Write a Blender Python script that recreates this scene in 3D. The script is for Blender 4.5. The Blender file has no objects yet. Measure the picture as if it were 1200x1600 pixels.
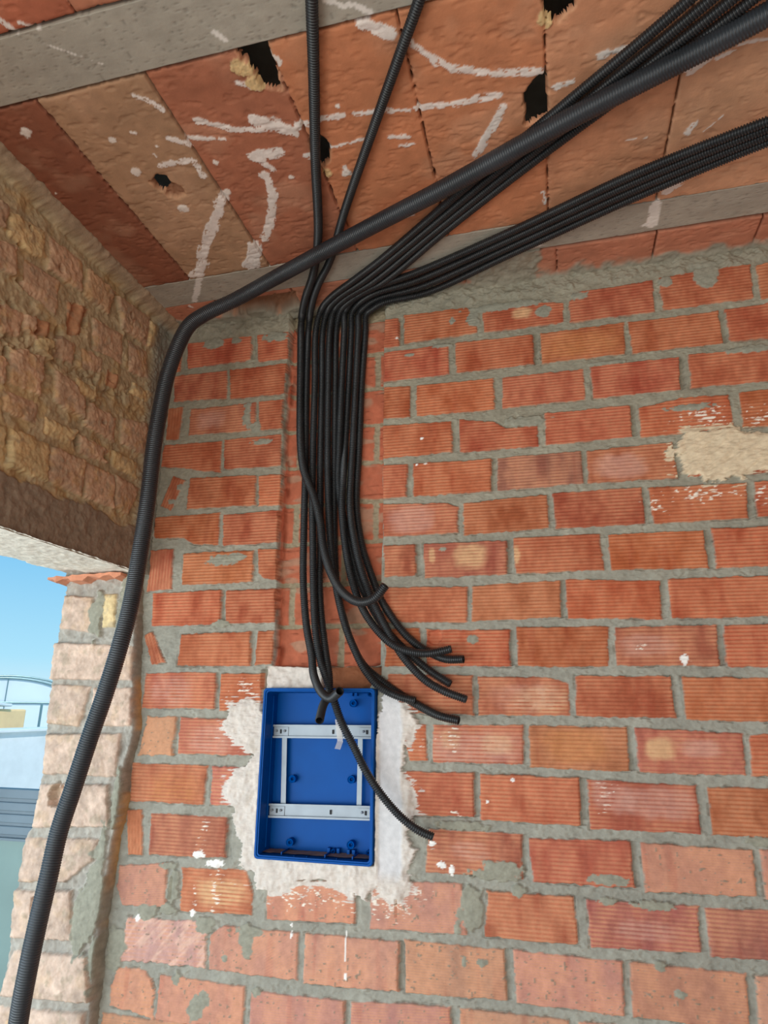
import bpy, bmesh, math, random
import numpy as np
from mathutils import Vector, Matrix

scene = bpy.context.scene
# ---------------------------------------------------------------- camera
YAW, PITCH, ROLL = 0.250711261371677, 0.2887249294399438, -0.010823259759983446
cam_d = bpy.data.cameras.new('camera')
cam = bpy.data.objects.new('camera', cam_d)
scene.collection.objects.link(cam)
cam_d.sensor_fit = 'VERTICAL'
cam_d.sensor_height = 36.0
cam_d.lens = 36.0 * 1029.26455 / 1600.0
cam_d.clip_start = 0.05
cam_d.clip_end = 300
_R = (Matrix.Rotation(YAW, 3, 'Z') @ Matrix.Rotation(PITCH, 3, 'X') @ Matrix.Rotation(ROLL, 3, 'Y')
      @ Matrix.Rotation(math.pi / 2, 3, 'X'))
cam.matrix_world = Matrix.Translation((0.45504, -1.76392, 1.35)) @ _R.to_4x4()
scene.camera = cam
# ---------------------------------------------------------------- view
scene.view_settings.view_transform = 'Standard'
scene.view_settings.look = 'None'
scene.view_settings.exposure = -0.08
scene.view_settings.gamma = 1.0
# ---------------------------------------------------------------- sky
world = bpy.data.worlds.new('sky')
scene.world = world
world.use_nodes = True
nt = world.node_tree
nt.nodes.clear()
wo = nt.nodes.new('ShaderNodeOutputWorld')
bg = nt.nodes.new('ShaderNodeBackground')
tc = nt.nodes.new('ShaderNodeTexCoord')
sep = nt.nodes.new('ShaderNodeSeparateXYZ')
rmp = nt.nodes.new('ShaderNodeValToRGB')
nt.links.new(tc.outputs['Generated'], sep.inputs[0])
nt.links.new(sep.outputs['Z'], rmp.inputs[0])
nt.links.new(rmp.outputs[0], bg.inputs[0])
nt.links.new(bg.outputs[0], wo.inputs[0])
el = rmp.color_ramp.elements
el[0].position = 0.0
el[0].color = (0.66, 0.88, 0.97, 1)
el[1].position = 0.22
el[1].color = (0.20, 0.56, 0.90, 1)
e = el.new(0.06)
e.color = (0.42, 0.78, 0.98, 1)
bg.inputs[1].default_value = 1.06

def area(name, loc, target, sx, sy, power, col):
    l = bpy.data.lights.new(name, 'AREA')
    l.shape = 'RECTANGLE'
    l.size = sx
    l.size_y = sy
    l.energy = power
    l.color = col
    o = bpy.data.objects.new(name, l)
    scene.collection.objects.link(o)
    o.location = loc
    o.rotation_euler = (Vector(target) - Vector(loc)).to_track_quat('-Z', 'Y').to_euler()
    return o
# fill light added behind the camera; daylight through the opening in the left wall
area('rear_fill_light', (0.6, -4.3, 0.70), (0.3, 0, 1.0), 4.2, 1.2, 70, (1.0, 0.91, 0.80))
area('opening_daylight', (-1.45, -1.7, 0.85), (0.1, 0.0, 0.6), 2.2, 1.3, 44, (0.84, 0.94, 1.0))
sun_d = bpy.data.lights.new('sun', 'SUN')
sun_d.energy = 2.6
sun_d.angle = 0.01
sun_d.color = (1.0, 0.95, 0.88)
sun = bpy.data.objects.new('sun', sun_d)
scene.collection.objects.link(sun)
sun.rotation_euler = Vector((-0.50, 0.50, -0.70)).to_track_quat('-Z', 'Y').to_euler()

# ---------------------------------------------------------------- helpers
def srgb(r, g, b):
    c = np.array([r, g, b], float) / 255
    return np.where(c <= 0.04045, c / 12.92, ((c + 0.055) / 1.055) ** 2.4)

def link(o, parent=None):
    scene.collection.objects.link(o)
    if parent is not None:
        o.parent = parent
    return o

def tag(o, label=None, cat=None, group=None, kind=None):
    for k, v in (('label', label), ('category', cat), ('group', group), ('kind', kind)):
        if v:
            o[k] = v
    return o

def material(name, col=None, rough=0.7, metal=0.0, noise=0.12, nscale=40, bump=0.15, bscale=150, attr=None, spec=0.5):
    m = bpy.data.materials.new(name)
    m.use_nodes = True
    t = m.node_tree
    b = t.nodes['Principled BSDF']
    b.inputs['Roughness'].default_value = rough
    b.inputs['Metallic'].default_value = metal
    b.inputs['Specular IOR Level'].default_value = spec
    co = t.nodes.new('ShaderNodeTexCoord')
    n = t.nodes.new('ShaderNodeTexNoise')
    n.inputs['Scale'].default_value = nscale
    n.inputs['Detail'].default_value = 6
    t.links.new(co.outputs['Object'], n.inputs['Vector'])
    mr = t.nodes.new('ShaderNodeMapRange')
    mr.inputs['From Min'].default_value = 0.3
    mr.inputs['From Max'].default_value = 0.7
    mr.inputs['To Min'].default_value = 1 - noise
    mr.inputs['To Max'].default_value = 1 + noise
    t.links.new(n.outputs['Fac'], mr.inputs['Value'])
    mx = t.nodes.new('ShaderNodeVectorMath')
    mx.operation = 'SCALE'
    if attr:
        a = t.nodes.new('ShaderNodeAttribute')
        a.attribute_name = attr
        t.links.new(a.outputs['Color'], mx.inputs[0])
    else:
        mx.inputs[0].default_value = tuple(col)
    t.links.new(mr.outputs[0], mx.inputs['Scale'])
    t.links.new(mx.outputs[0], b.inputs['Base Color'])
    if bump > 0:
        n2 = t.nodes.new('ShaderNodeTexNoise')
        n2.inputs['Scale'].default_value = bscale
        n2.inputs['Detail'].default_value = 5
        t.links.new(co.outputs['Object'], n2.inputs['Vector'])
        bp = t.nodes.new('ShaderNodeBump')
        bp.inputs['Strength'].default_value = bump
        bp.inputs['Distance'].default_value = 0.002
        t.links.new(n2.outputs['Fac'], bp.inputs['Height'])
        t.links.new(bp.outputs[0], b.inputs['Normal'])
    return m

def _hash(ix, iy, seed):
    h = (ix.astype(np.int64) * 374761393 + iy.astype(np.int64) * 668265263 + seed * 974711) & 0xffffffff
    h = ((h ^ (h >> 13)) * 1274126177) & 0xffffffff
    h = h ^ (h >> 16)
    return (h & 0xffff) / 32767.5 - 1.0

def vnoise(x, y, seed):
    x0 = np.floor(x)
    y0 = np.floor(y)
    fx = x - x0
    fy = y - y0
    fx = fx * fx * (3 - 2 * fx)
    fy = fy * fy * (3 - 2 * fy)
    a = _hash(x0, y0, seed)
    b = _hash(x0 + 1, y0, seed)
    c = _hash(x0, y0 + 1, seed)
    d = _hash(x0 + 1, y0 + 1, seed)
    return (a * (1 - fx) + b * fx) * (1 - fy) + (c * (1 - fx) + d * fx) * fy

def fbm(x, y, scale, seed, octs=3, sx=1.0, sy=1.0):
    """noise with feature size scale (metres), about -1..1"""
    o = 0
    amp = 1.0
    tot = 0
    f = 1.0 / scale
    for k in range(octs):
        o = o + amp * vnoise(x * f * sx + 17.3 * k, y * f * sy - 9.1 * k, seed + k * 31)
        tot += amp
        amp *= 0.55
        f *= 2.03
    return o / tot * 1.4

def sstep(a, b, x):
    t = np.clip((x - a) / (b - a), 0, 1)
    return t * t * (3 - 2 * t)

def poly_sd(x, y, P):
    d = np.full(x.shape, 1e9)
    inside = np.zeros(x.shape, bool)
    n = len(P)
    for i in range(n):
        ax, ay = P[i]
        bx, by = P[(i + 1) % n]
        ex, ey = bx - ax, by - ay
        wx, wy = x - ax, y - ay
        t = np.clip((wx * ex + wy * ey) / (ex * ex + ey * ey + 1e-12), 0, 1)
        d = np.minimum(d, (wx - ex * t) ** 2 + (wy - ey * t) ** 2)
        c = (ay > y) != (by > y)
        if ey != 0:
            c &= x < ex * (y - ay) / ey + ax
        inside ^= c
    d = np.sqrt(d)
    return np.where(inside, -d, d)

def seg_d(x, y, P):
    d = np.full(x.shape, 1e9)
    for (ax, ay), (bx, by) in zip(P[:-1], P[1:]):
        ex, ey = bx - ax, by - ay
        wx, wy = x - ax, y - ay
        t = np.clip((wx * ex + wy * ey) / (ex * ex + ey * ey + 1e-12), 0, 1)
        d = np.minimum(d, (wx - ex * t) ** 2 + (wy - ey * t) ** 2)
    return np.sqrt(d)

class Relief:
    """a surface patch on a regular grid: H = relief towards the room, C = colour of the stuff it is made of"""
    def __init__(s, u0, u1, v0, v1, du, dv):
        s.u0, s.v0, s.du, s.dv = u0, v0, du, dv
        s.nu = int(round((u1 - u0) / du)) + 1
        s.nv = int(round((v1 - v0) / dv)) + 1
        s.u = u0 + du * np.arange(s.nu)
        s.v = v0 + dv * np.arange(s.nv)
        s.U, s.V = np.meshgrid(s.u, s.v)
        s.H = np.zeros(s.U.shape)
        s.C = np.zeros(s.U.shape + (3,))
    def box(s, a, b, c, d, m=0.01):
        i0 = max(0, int((a - m - s.u0) / s.du))
        i1 = min(s.nu, int((b + m - s.u0) / s.du) + 2)
        j0 = max(0, int((c - m - s.v0) / s.dv))
        j1 = min(s.nv, int((d + m - s.v0) / s.dv) + 2)
        if i1 <= i0 or j1 <= j0:
            return None
        return (slice(j0, j1), slice(i0, i1))
    def pbox(s, P, m=0.01):
        xs = [p[0] for p in P]
        ys = [p[1] for p in P]
        return s.box(min(xs), max(xs), min(ys), max(ys), m)
    def put(s, w, m, col=None, h=None, add=None):
        if col is not None:
            s.C[w] = s.C[w] * (1 - m[..., None]) + col * m[..., None]
        if h is not None:
            s.H[w] = s.H[w] * (1 - m) + h * m
        if add is not None:
            s.H[w] = s.H[w] + add * m
    def mesh(s, name, place, mat, parent=None, flip=False, keep=None):
        co = place(s.U, s.V, s.H).reshape(-1, 3).astype(np.float32)
        nv, nu = s.nv, s.nu
        idx = np.arange(nv * nu).reshape(nv, nu)
        q = np.stack([idx[:-1, :-1], idx[:-1, 1:], idx[1:, 1:], idx[1:, :-1]], -1).reshape(-1, 4)
        if flip:
            q = q[:, ::-1]
        if keep is not None:
            k = keep.reshape(-1)
            q = q[k[q].all(1)]
        me = bpy.data.meshes.new(name)
        me.vertices.add(len(co))
        me.vertices.foreach_set('co', co.ravel())
        me.loops.add(q.size)
        me.loops.foreach_set('vertex_index', q.ravel().astype(np.int32))
        me.polygons.add(len(q))
        me.polygons.foreach_set('loop_start', (np.arange(len(q)) * 4).astype(np.int32))
        me.polygons.foreach_set('loop_total', np.full(len(q), 4, np.int32))
        me.polygons.foreach_set('use_smooth', np.ones(len(q), bool))
        a = me.color_attributes.new('tint', 'FLOAT_COLOR', 'POINT')
        c4 = np.ones((nv * nu, 4), np.float32)
        c4[:, :3] = np.clip(s.C.reshape(-1, 3), 0.003, 0.95)
        a.data.foreach_set('color', c4.ravel())
        me.update()
        me.validate()
        me.materials.append(mat)
        o = bpy.data.objects.new(name, me)
        return link(o, parent)

WALL_BRICKS = [('h',[(-0.0119,2.5277),(0.0442,2.5263),(0.0457,2.4263),(-0.0107,2.4249)]),('h',[(0.0607,2.533),(0.2577,2.5304),(0.2731,2.5168),(0.2878,2.4878),(0.2863,2.4372),(0.0609,2.4331)]),('h',[(0.3039,2.5076),(0.3943,2.5138),(0.4326,2.5255),(0.5426,2.5017),(0.5402,2.4374),(0.3054,2.4345)]),('h',[(0.5575,2.5059),(0.5939,2.5328),(0.7927,2.539),(0.7909,2.4357),(0.5562,2.4329)]),('h',[(0.8107,2.5467),(1.0513,2.5476),(1.0432,2.4396),(0.8114,2.4367)]),('h',[(1.0642,2.5474),(1.1191,2.5502),(1.1033,2.4401),(1.0639,2.4404)]),('h',[(-0.0105,2.4092),(0.1983,2.4122),(0.2023,2.31),(-0.0093,2.3075)]),('h',[(0.2198,2.4136),(0.451,2.4117),(0.4494,2.3128),(0.2196,2.31)]),('o',[(0.4712,2.411),(0.7031,2.4134),(0.6993,2.3132),(0.4692,2.3103)]),('h',[(0.7152,2.4137),(0.9531,2.4151),(0.9533,2.313),(0.7197,2.3126)]),('h',[(0.9695,2.4166),(1.1005,2.4205),(1.0847,2.3105),(0.9695,2.3147)]),('h',[(-0.0091,2.2901),(0.079,2.2841),(0.0809,2.1826),(-0.0078,2.1854)]),('h',[(0.0988,2.2861),(0.3304,2.2818),(0.3304,2.1811),(0.1003,2.1827)]),('h',[(0.3545,2.2809),(0.5829,2.2816),(0.5826,2.1836),(0.3524,2.1828)]),('h',[(0.6006,2.2855),(0.8369,2.2852),(0.831,2.1866),(0.6032,2.1833)]),('h',[(0.8619,2.2898),(1.0811,2.2859),(1.0667,2.1854),(0.8568,2.1875)]),('h',[(-0.0076,2.1645),(0.2033,2.1577),(0.2052,2.0591),(-0.0063,2.0574)]),('h',[(0.226,2.1615),(0.3236,2.1455),(0.3589,2.1201),(0.4479,2.1192),(0.4479,2.0551),(0.2236,2.0555)]),('h',[(0.4693,2.1544),(0.6986,2.1553),(0.6966,2.0606),(0.4653,2.0554)]),('h',[(0.7176,2.1456),(0.8218,2.1609),(0.9485,2.1618),(0.9465,2.0623),(0.7172,2.0549)]),('h',[(0.9703,2.163),(1.0638,2.1653),(1.0483,2.0577),(0.9676,2.0602)]),('h',[(-0.0041,2.037),(0.0712,2.0328),(0.0693,1.9328),(-0.0029,1.9319)]),('h',[(0.0884,2.0334),(0.3158,2.03),(0.3123,1.9329),(0.0881,1.9315)]),('d',[(0.3319,2.0306),(0.5598,2.0337),(0.5595,1.9371),(0.3282,1.9337)]),('p',[(0.5747,2.0305),(0.7925,2.0368),(0.7973,1.9353),(0.571,1.9363)]),('h',[(0.8187,2.0307),(1.0445,2.0313),(1.0302,1.9311),(0.8206,1.9353)]),('p',[(-0.0008,1.9162),(0.1895,1.9074),(0.2182,1.8923),(0.2166,1.8182),(0.0003,1.8167)]),('h',[(0.2311,1.9047),(0.4622,1.913),(0.4616,1.8172),(0.2306,1.8101)]),('h',[(0.4759,1.9157),(0.7058,1.9173),(0.7055,1.8156),(0.4781,1.8145)]),('h',[(0.7213,1.9144),(0.9566,1.9093),(0.9501,1.8163),(0.7239,1.8128)]),('h',[(0.9732,1.9115),(1.0272,1.9108),(1.0138,1.8175),(0.9691,1.8169)]),('p',[(0.0025,1.7941),(0.0952,1.7914),(0.0967,1.7002),(0.0053,1.7018)]),('p',[(0.1171,1.7921),(0.3485,1.7894),(0.3446,1.6961),(0.1218,1.6939)]),('h',[(0.3642,1.7958),(0.5896,1.7961),(0.5944,1.6966),(0.3665,1.6953)]),('h',[(0.6086,1.7933),(0.842,1.7908),(0.8437,1.6932),(0.6117,1.6959)]),('h',[(0.8604,1.7948),(1.0105,1.7945),(0.9958,1.6918),(0.8612,1.6925)]),('o',[(0.0019,1.673),(0.2393,1.6668),(0.2351,1.5706),(0.0031,1.5736)]),('o',[(0.2497,1.6682),(0.4825,1.6755),(0.4778,1.5772),(0.2471,1.5721)]),('h',[(0.4939,1.6768),(0.726,1.6667),(0.7205,1.5687),(0.4935,1.5736)]),('h',[(0.7429,1.6694),(0.9926,1.6697),(0.9781,1.5693),(0.7412,1.5683)]),('h',[(0.0069,1.5579),(0.1068,1.5578),(0.108,1.4566),(0.0097,1.457)]),('h',[(0.1243,1.554),(0.345,1.5485),(0.3442,1.4555),(0.1235,1.4565)]),('h',[(0.3634,1.5564),(0.5919,1.5522),(0.5853,1.4529),(0.3604,1.4555)]),('p',[(0.6057,1.5519),(0.8425,1.5521),(0.8391,1.4549),(0.6036,1.456)]),('h',[(0.8568,1.5519),(0.9755,1.5511),(0.961,1.4499),(0.8527,1.4518)]),('o',[(0.017,1.4369),(0.2449,1.4333),(0.2454,1.3332),(0.0092,1.3398)]),('p',[(0.2581,1.43),(0.4261,1.4299),(0.4846,1.4158),(0.4838,1.3362),(0.2585,1.3349)]),('h',[(0.5012,1.433),(0.7266,1.4312),(0.7276,1.3335),(0.4973,1.3333)]),('h',[(0.7495,1.4297),(0.9574,1.4251),(0.9433,1.3266),(0.7484,1.3294)]),('h',[(0.0526,1.3195),(0.1223,1.3094),(0.1233,1.2208),(0.0766,1.2195)]),('p',[(0.1391,1.3097),(0.3679,1.3118),(0.3649,1.2187),(0.1365,1.2182)]),('o',[(0.3804,1.312),(0.6147,1.3113),(0.6128,1.2103),(0.3799,1.2118)]),('p',[(0.632,1.3101),(0.8676,1.3014),(0.8622,1.21),(0.6327,1.2095)]),('h',[(0.8782,1.3002),(0.94,1.3042),(0.9264,1.2094),(0.874,1.209)]),('h',[(0.0108,1.1929),(0.2416,1.1972),(0.2402,1.0945),(0.0119,1.0885)]),('h',[(0.2559,1.1961),(0.4949,1.1922),(0.493,1.0853),(0.2557,1.0895)]),('h',[(0.5124,1.19),(0.7543,1.1858),(0.7531,1.0822),(0.5131,1.0822)]),('h',[(0.7757,1.1825),(0.9229,1.1852),(0.908,1.0811),(0.7757,1.082)]),('p',[(0.1268,1.0631),(0.3527,1.0616),(0.3496,0.9666),(0.1164,0.9641)]),('h',[(0.3674,1.0554),(0.5991,1.0595),(0.6013,0.9634),(0.3743,0.9601)]),('f',[(0.6212,1.058),(0.8558,1.0552),(0.8509,0.9629),(0.6224,0.9558)]),('f',[(0.8689,1.0572),(0.9045,1.0566),(0.8903,0.9583),(0.8692,0.9592)]),('f',[(-0.0193,0.9399),(0.2053,0.9463),(0.2149,0.8393),(-0.0207,0.8324)]),('f',[(-0.2993,0.9261),(-0.0604,0.9301),(-0.0599,0.839),(-0.2947,0.8306)]),('o',[(0.266,0.9353),(0.4654,0.9371),(0.4683,0.8383),(0.2568,0.8374)]),('p',[(0.492,0.9338),(0.7307,0.9356),(0.7267,0.8455),(0.4944,0.8354)]),('p',[(0.7422,0.9339),(0.8875,0.9385),(0.8739,0.8441),(0.7451,0.8399)]),('f',[(-0.1886,0.8093),(0.0529,0.8113),(0.0502,0.7084),(-0.1884,0.7013)]),('f',[(0.0654,0.8164),(0.3031,0.8166),(0.3046,0.7144),(0.0671,0.7074)]),('f',[(0.3206,0.8168),(0.5608,0.8151),(0.5569,0.711),(0.3245,0.7114)]),('f',[(0.5742,0.8151),(0.8111,0.8161),(0.8031,0.7105),(0.5726,0.7103)]),('f',[(0.8279,0.8129),(0.8697,0.8145),(0.855,0.7127),(0.8215,0.7125)]),('f',[(-0.58,0.6853),(-0.3414,0.6813),(-0.3402,0.5768),(-0.5808,0.586)]),('f',[(-0.3236,0.6735),(-0.0815,0.6772),(-0.0817,0.5733),(-0.3229,0.5721)]),('f',[(-0.0671,0.6773),(0.1743,0.6926),(0.1752,0.5842),(-0.0676,0.5749)]),('f',[(0.1949,0.6897),(0.4388,0.6915),(0.4361,0.5913),(0.1926,0.5863)]),('f',[(0.4551,0.6909),(0.6881,0.6981),(0.6842,0.5987),(0.4521,0.5909)]),('h',[(-0.6982,2.537),(-0.4607,2.5334),(-0.4539,2.4418),(-0.6877,2.4382)]),('h',[(-0.4399,2.5329),(-0.3261,2.5311),(-0.3227,2.4295),(-0.4282,2.4315)]),('h',[(-0.7693,2.5368),(-0.72,2.535),(-0.7135,2.4317),(-0.7594,2.4301)]),('p',[(-0.7336,2.4174),(-0.5371,2.417),(-0.5303,2.3115),(-0.7276,2.3218)]),('h',[(-0.5277,2.4158),(-0.3285,2.4141),(-0.329,2.307),(-0.5186,2.3079)]),('v',[(-0.7439,2.2978),(-0.6894,2.299),(-0.6907,2.1825),(-0.7399,2.1826)]),('p',[(-0.6598,2.2865),(-0.4291,2.2867),(-0.422,2.1881),(-0.657,2.1929)]),('h',[(-0.4158,2.2875),(-0.3322,2.2872),(-0.3306,2.1857),(-0.4066,2.1866)]),('h',[(-0.7428,2.1671),(-0.5355,2.1636),(-0.5325,2.0548),(-0.6891,2.0847),(-0.7478,2.0916)]),('h',[(-0.5291,2.1675),(-0.3316,2.1663),(-0.3276,2.0616),(-0.5201,2.0645)]),('v',[(-0.6974,2.0569),(-0.652,2.0382),(-0.6933,1.9409),(-0.7317,1.9582)]),('h',[(-0.6344,2.0434),(-0.407,2.0385),(-0.4041,1.9388),(-0.6391,1.9395)]),('h',[(-0.4004,2.0359),(-0.3239,2.0341),(-0.32,1.9333),(-0.3934,1.9361)]),('h',[(-0.7478,1.921),(-0.5208,1.9237),(-0.5179,1.82),(-0.6051,1.8263),(-0.6402,1.8464),(-0.7415,1.8517)]),('h',[(-0.5092,1.9148),(-0.3212,1.9192),(-0.3234,1.8181),(-0.5026,1.8152)]),('v',[(-0.7479,1.8129),(-0.6677,1.8152),(-0.6621,1.6893),(-0.745,1.6841)]),('o',[(-0.6329,1.7994),(-0.3982,1.7983),(-0.3951,1.6996),(-0.6286,1.6999)]),('h',[(-0.3859,1.7997),(-0.3222,1.7986),(-0.3185,1.7044),(-0.3592,1.7097),(-0.3808,1.7277)]),('h',[(-0.7221,1.6775),(-0.495,1.6819),(-0.4898,1.5779),(-0.7184,1.5785)]),('h',[(-0.4802,1.6795),(-0.319,1.68),(-0.3169,1.5818),(-0.4737,1.5813)]),('v',[(-0.739,1.5522),(-0.7122,1.5631),(-0.6581,1.4709),(-0.7019,1.4638)]),('o',[(-0.6147,1.554),(-0.3908,1.5577),(-0.3855,1.4605),(-0.6171,1.4615)]),('h',[(-0.3689,1.5591),(-0.3155,1.56),(-0.3192,1.4637),(-0.3717,1.4604)]),('p',[(-0.7183,1.4417),(-0.4899,1.4431),(-0.4865,1.3411),(-0.7181,1.3422)]),('h',[(-0.4754,1.4395),(-0.3468,1.4392),(-0.3397,1.3359),(-0.4722,1.3361)]),('s',[(-0.6961,1.3176),(-0.6032,1.3189),(-0.6055,1.214),(-0.7155,1.2111)]),('p',[(-0.5908,1.3173),(-0.3747,1.3151),(-0.3677,1.2203),(-0.59,1.2195)]),('o',[(-0.7295,1.1919),(-0.4922,1.1921),(-0.496,1.091),(-0.724,1.0913)]),('p',[(-0.4804,1.1908),(-0.3466,1.1899),(-0.3396,1.0913),(-0.4749,1.0919)]),('v',[(-0.7289,1.068),(-0.681,1.0734),(-0.6658,0.9571),(-0.7129,0.9528)]),('p',[(-0.6536,1.0632),(-0.4212,1.0641),(-0.4202,0.9651),(-0.6484,0.9596)]),('f',[(-0.7337,0.9294),(-0.5862,0.9446),(-0.5831,0.8367),(-0.7121,0.8333),(-0.7362,0.8777)]),('o',[(-0.543,0.9349),(-0.356,0.9418),(-0.3354,0.8825),(-0.3375,0.8388),(-0.5393,0.8325)]),('r',[(-0.6947,0.8074),(-0.4579,0.8151),(-0.4534,0.7125),(-0.6979,0.7064)]),('f',[(-0.4461,0.7871),(-0.4084,0.8088),(-0.2039,0.8109),(-0.2037,0.7066),(-0.444,0.7077)]),('s',[(-0.7033,0.6899),(-0.6237,0.6913),(-0.5927,0.653),(-0.5864,0.5868),(-0.7173,0.6027),(-0.7202,0.6479)]),('s',[(-0.7323,0.5758),(-0.5906,0.5768),(-0.5806,0.4967),(-0.7291,0.4931)])]
PLASTER = [[(-0.346,1.3619),(-0.3631,1.3761),(-0.4396,1.3554),(-0.4631,1.2866),(-0.4076,1.2429),(-0.3678,1.2219),(-0.4267,1.1657),(-0.442,1.1221),(-0.407,1.081),(-0.4106,1.0495),(-0.3818,0.9994),(-0.3838,0.9486),(-0.3462,0.931),(-0.331,0.8877),(-0.2895,0.8857),(-0.221,0.9098),(-0.1642,0.9232),(-0.1188,0.9215),(-0.0623,0.8922),(-0.0237,0.881),(-0.008,0.9194),(0.0355,0.8899),(0.0621,0.8964),(0.0887,0.9399),(0.0727,0.9623),(0.0942,0.9825),(0.105,1.0163),(0.0781,1.0485),(0.1,1.1033),(0.0892,1.1525),(0.0727,1.1923),(0.0783,1.249),(0.0896,1.291),(0.1178,1.3072),(0.1011,1.3388),(0.0437,1.3813),(0.0026,1.4086),(-0.0248,1.273),(-0.1886,1.2159)],[(0.7876,2.0208),(0.8178,2.0657),(0.8313,2.0736),(0.8871,2.0681),(0.9454,2.077),(0.9699,2.0546),(1.0243,2.0457),(1.0604,2.0386),(1.0445,1.93),(0.9659,1.9345),(0.9512,1.9131),(0.8974,1.9137),(0.8473,1.9139),(0.8435,1.9335),(0.7977,1.9247),(0.7932,1.941),(0.804,1.9831),(0.7804,1.9977)]]
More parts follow.
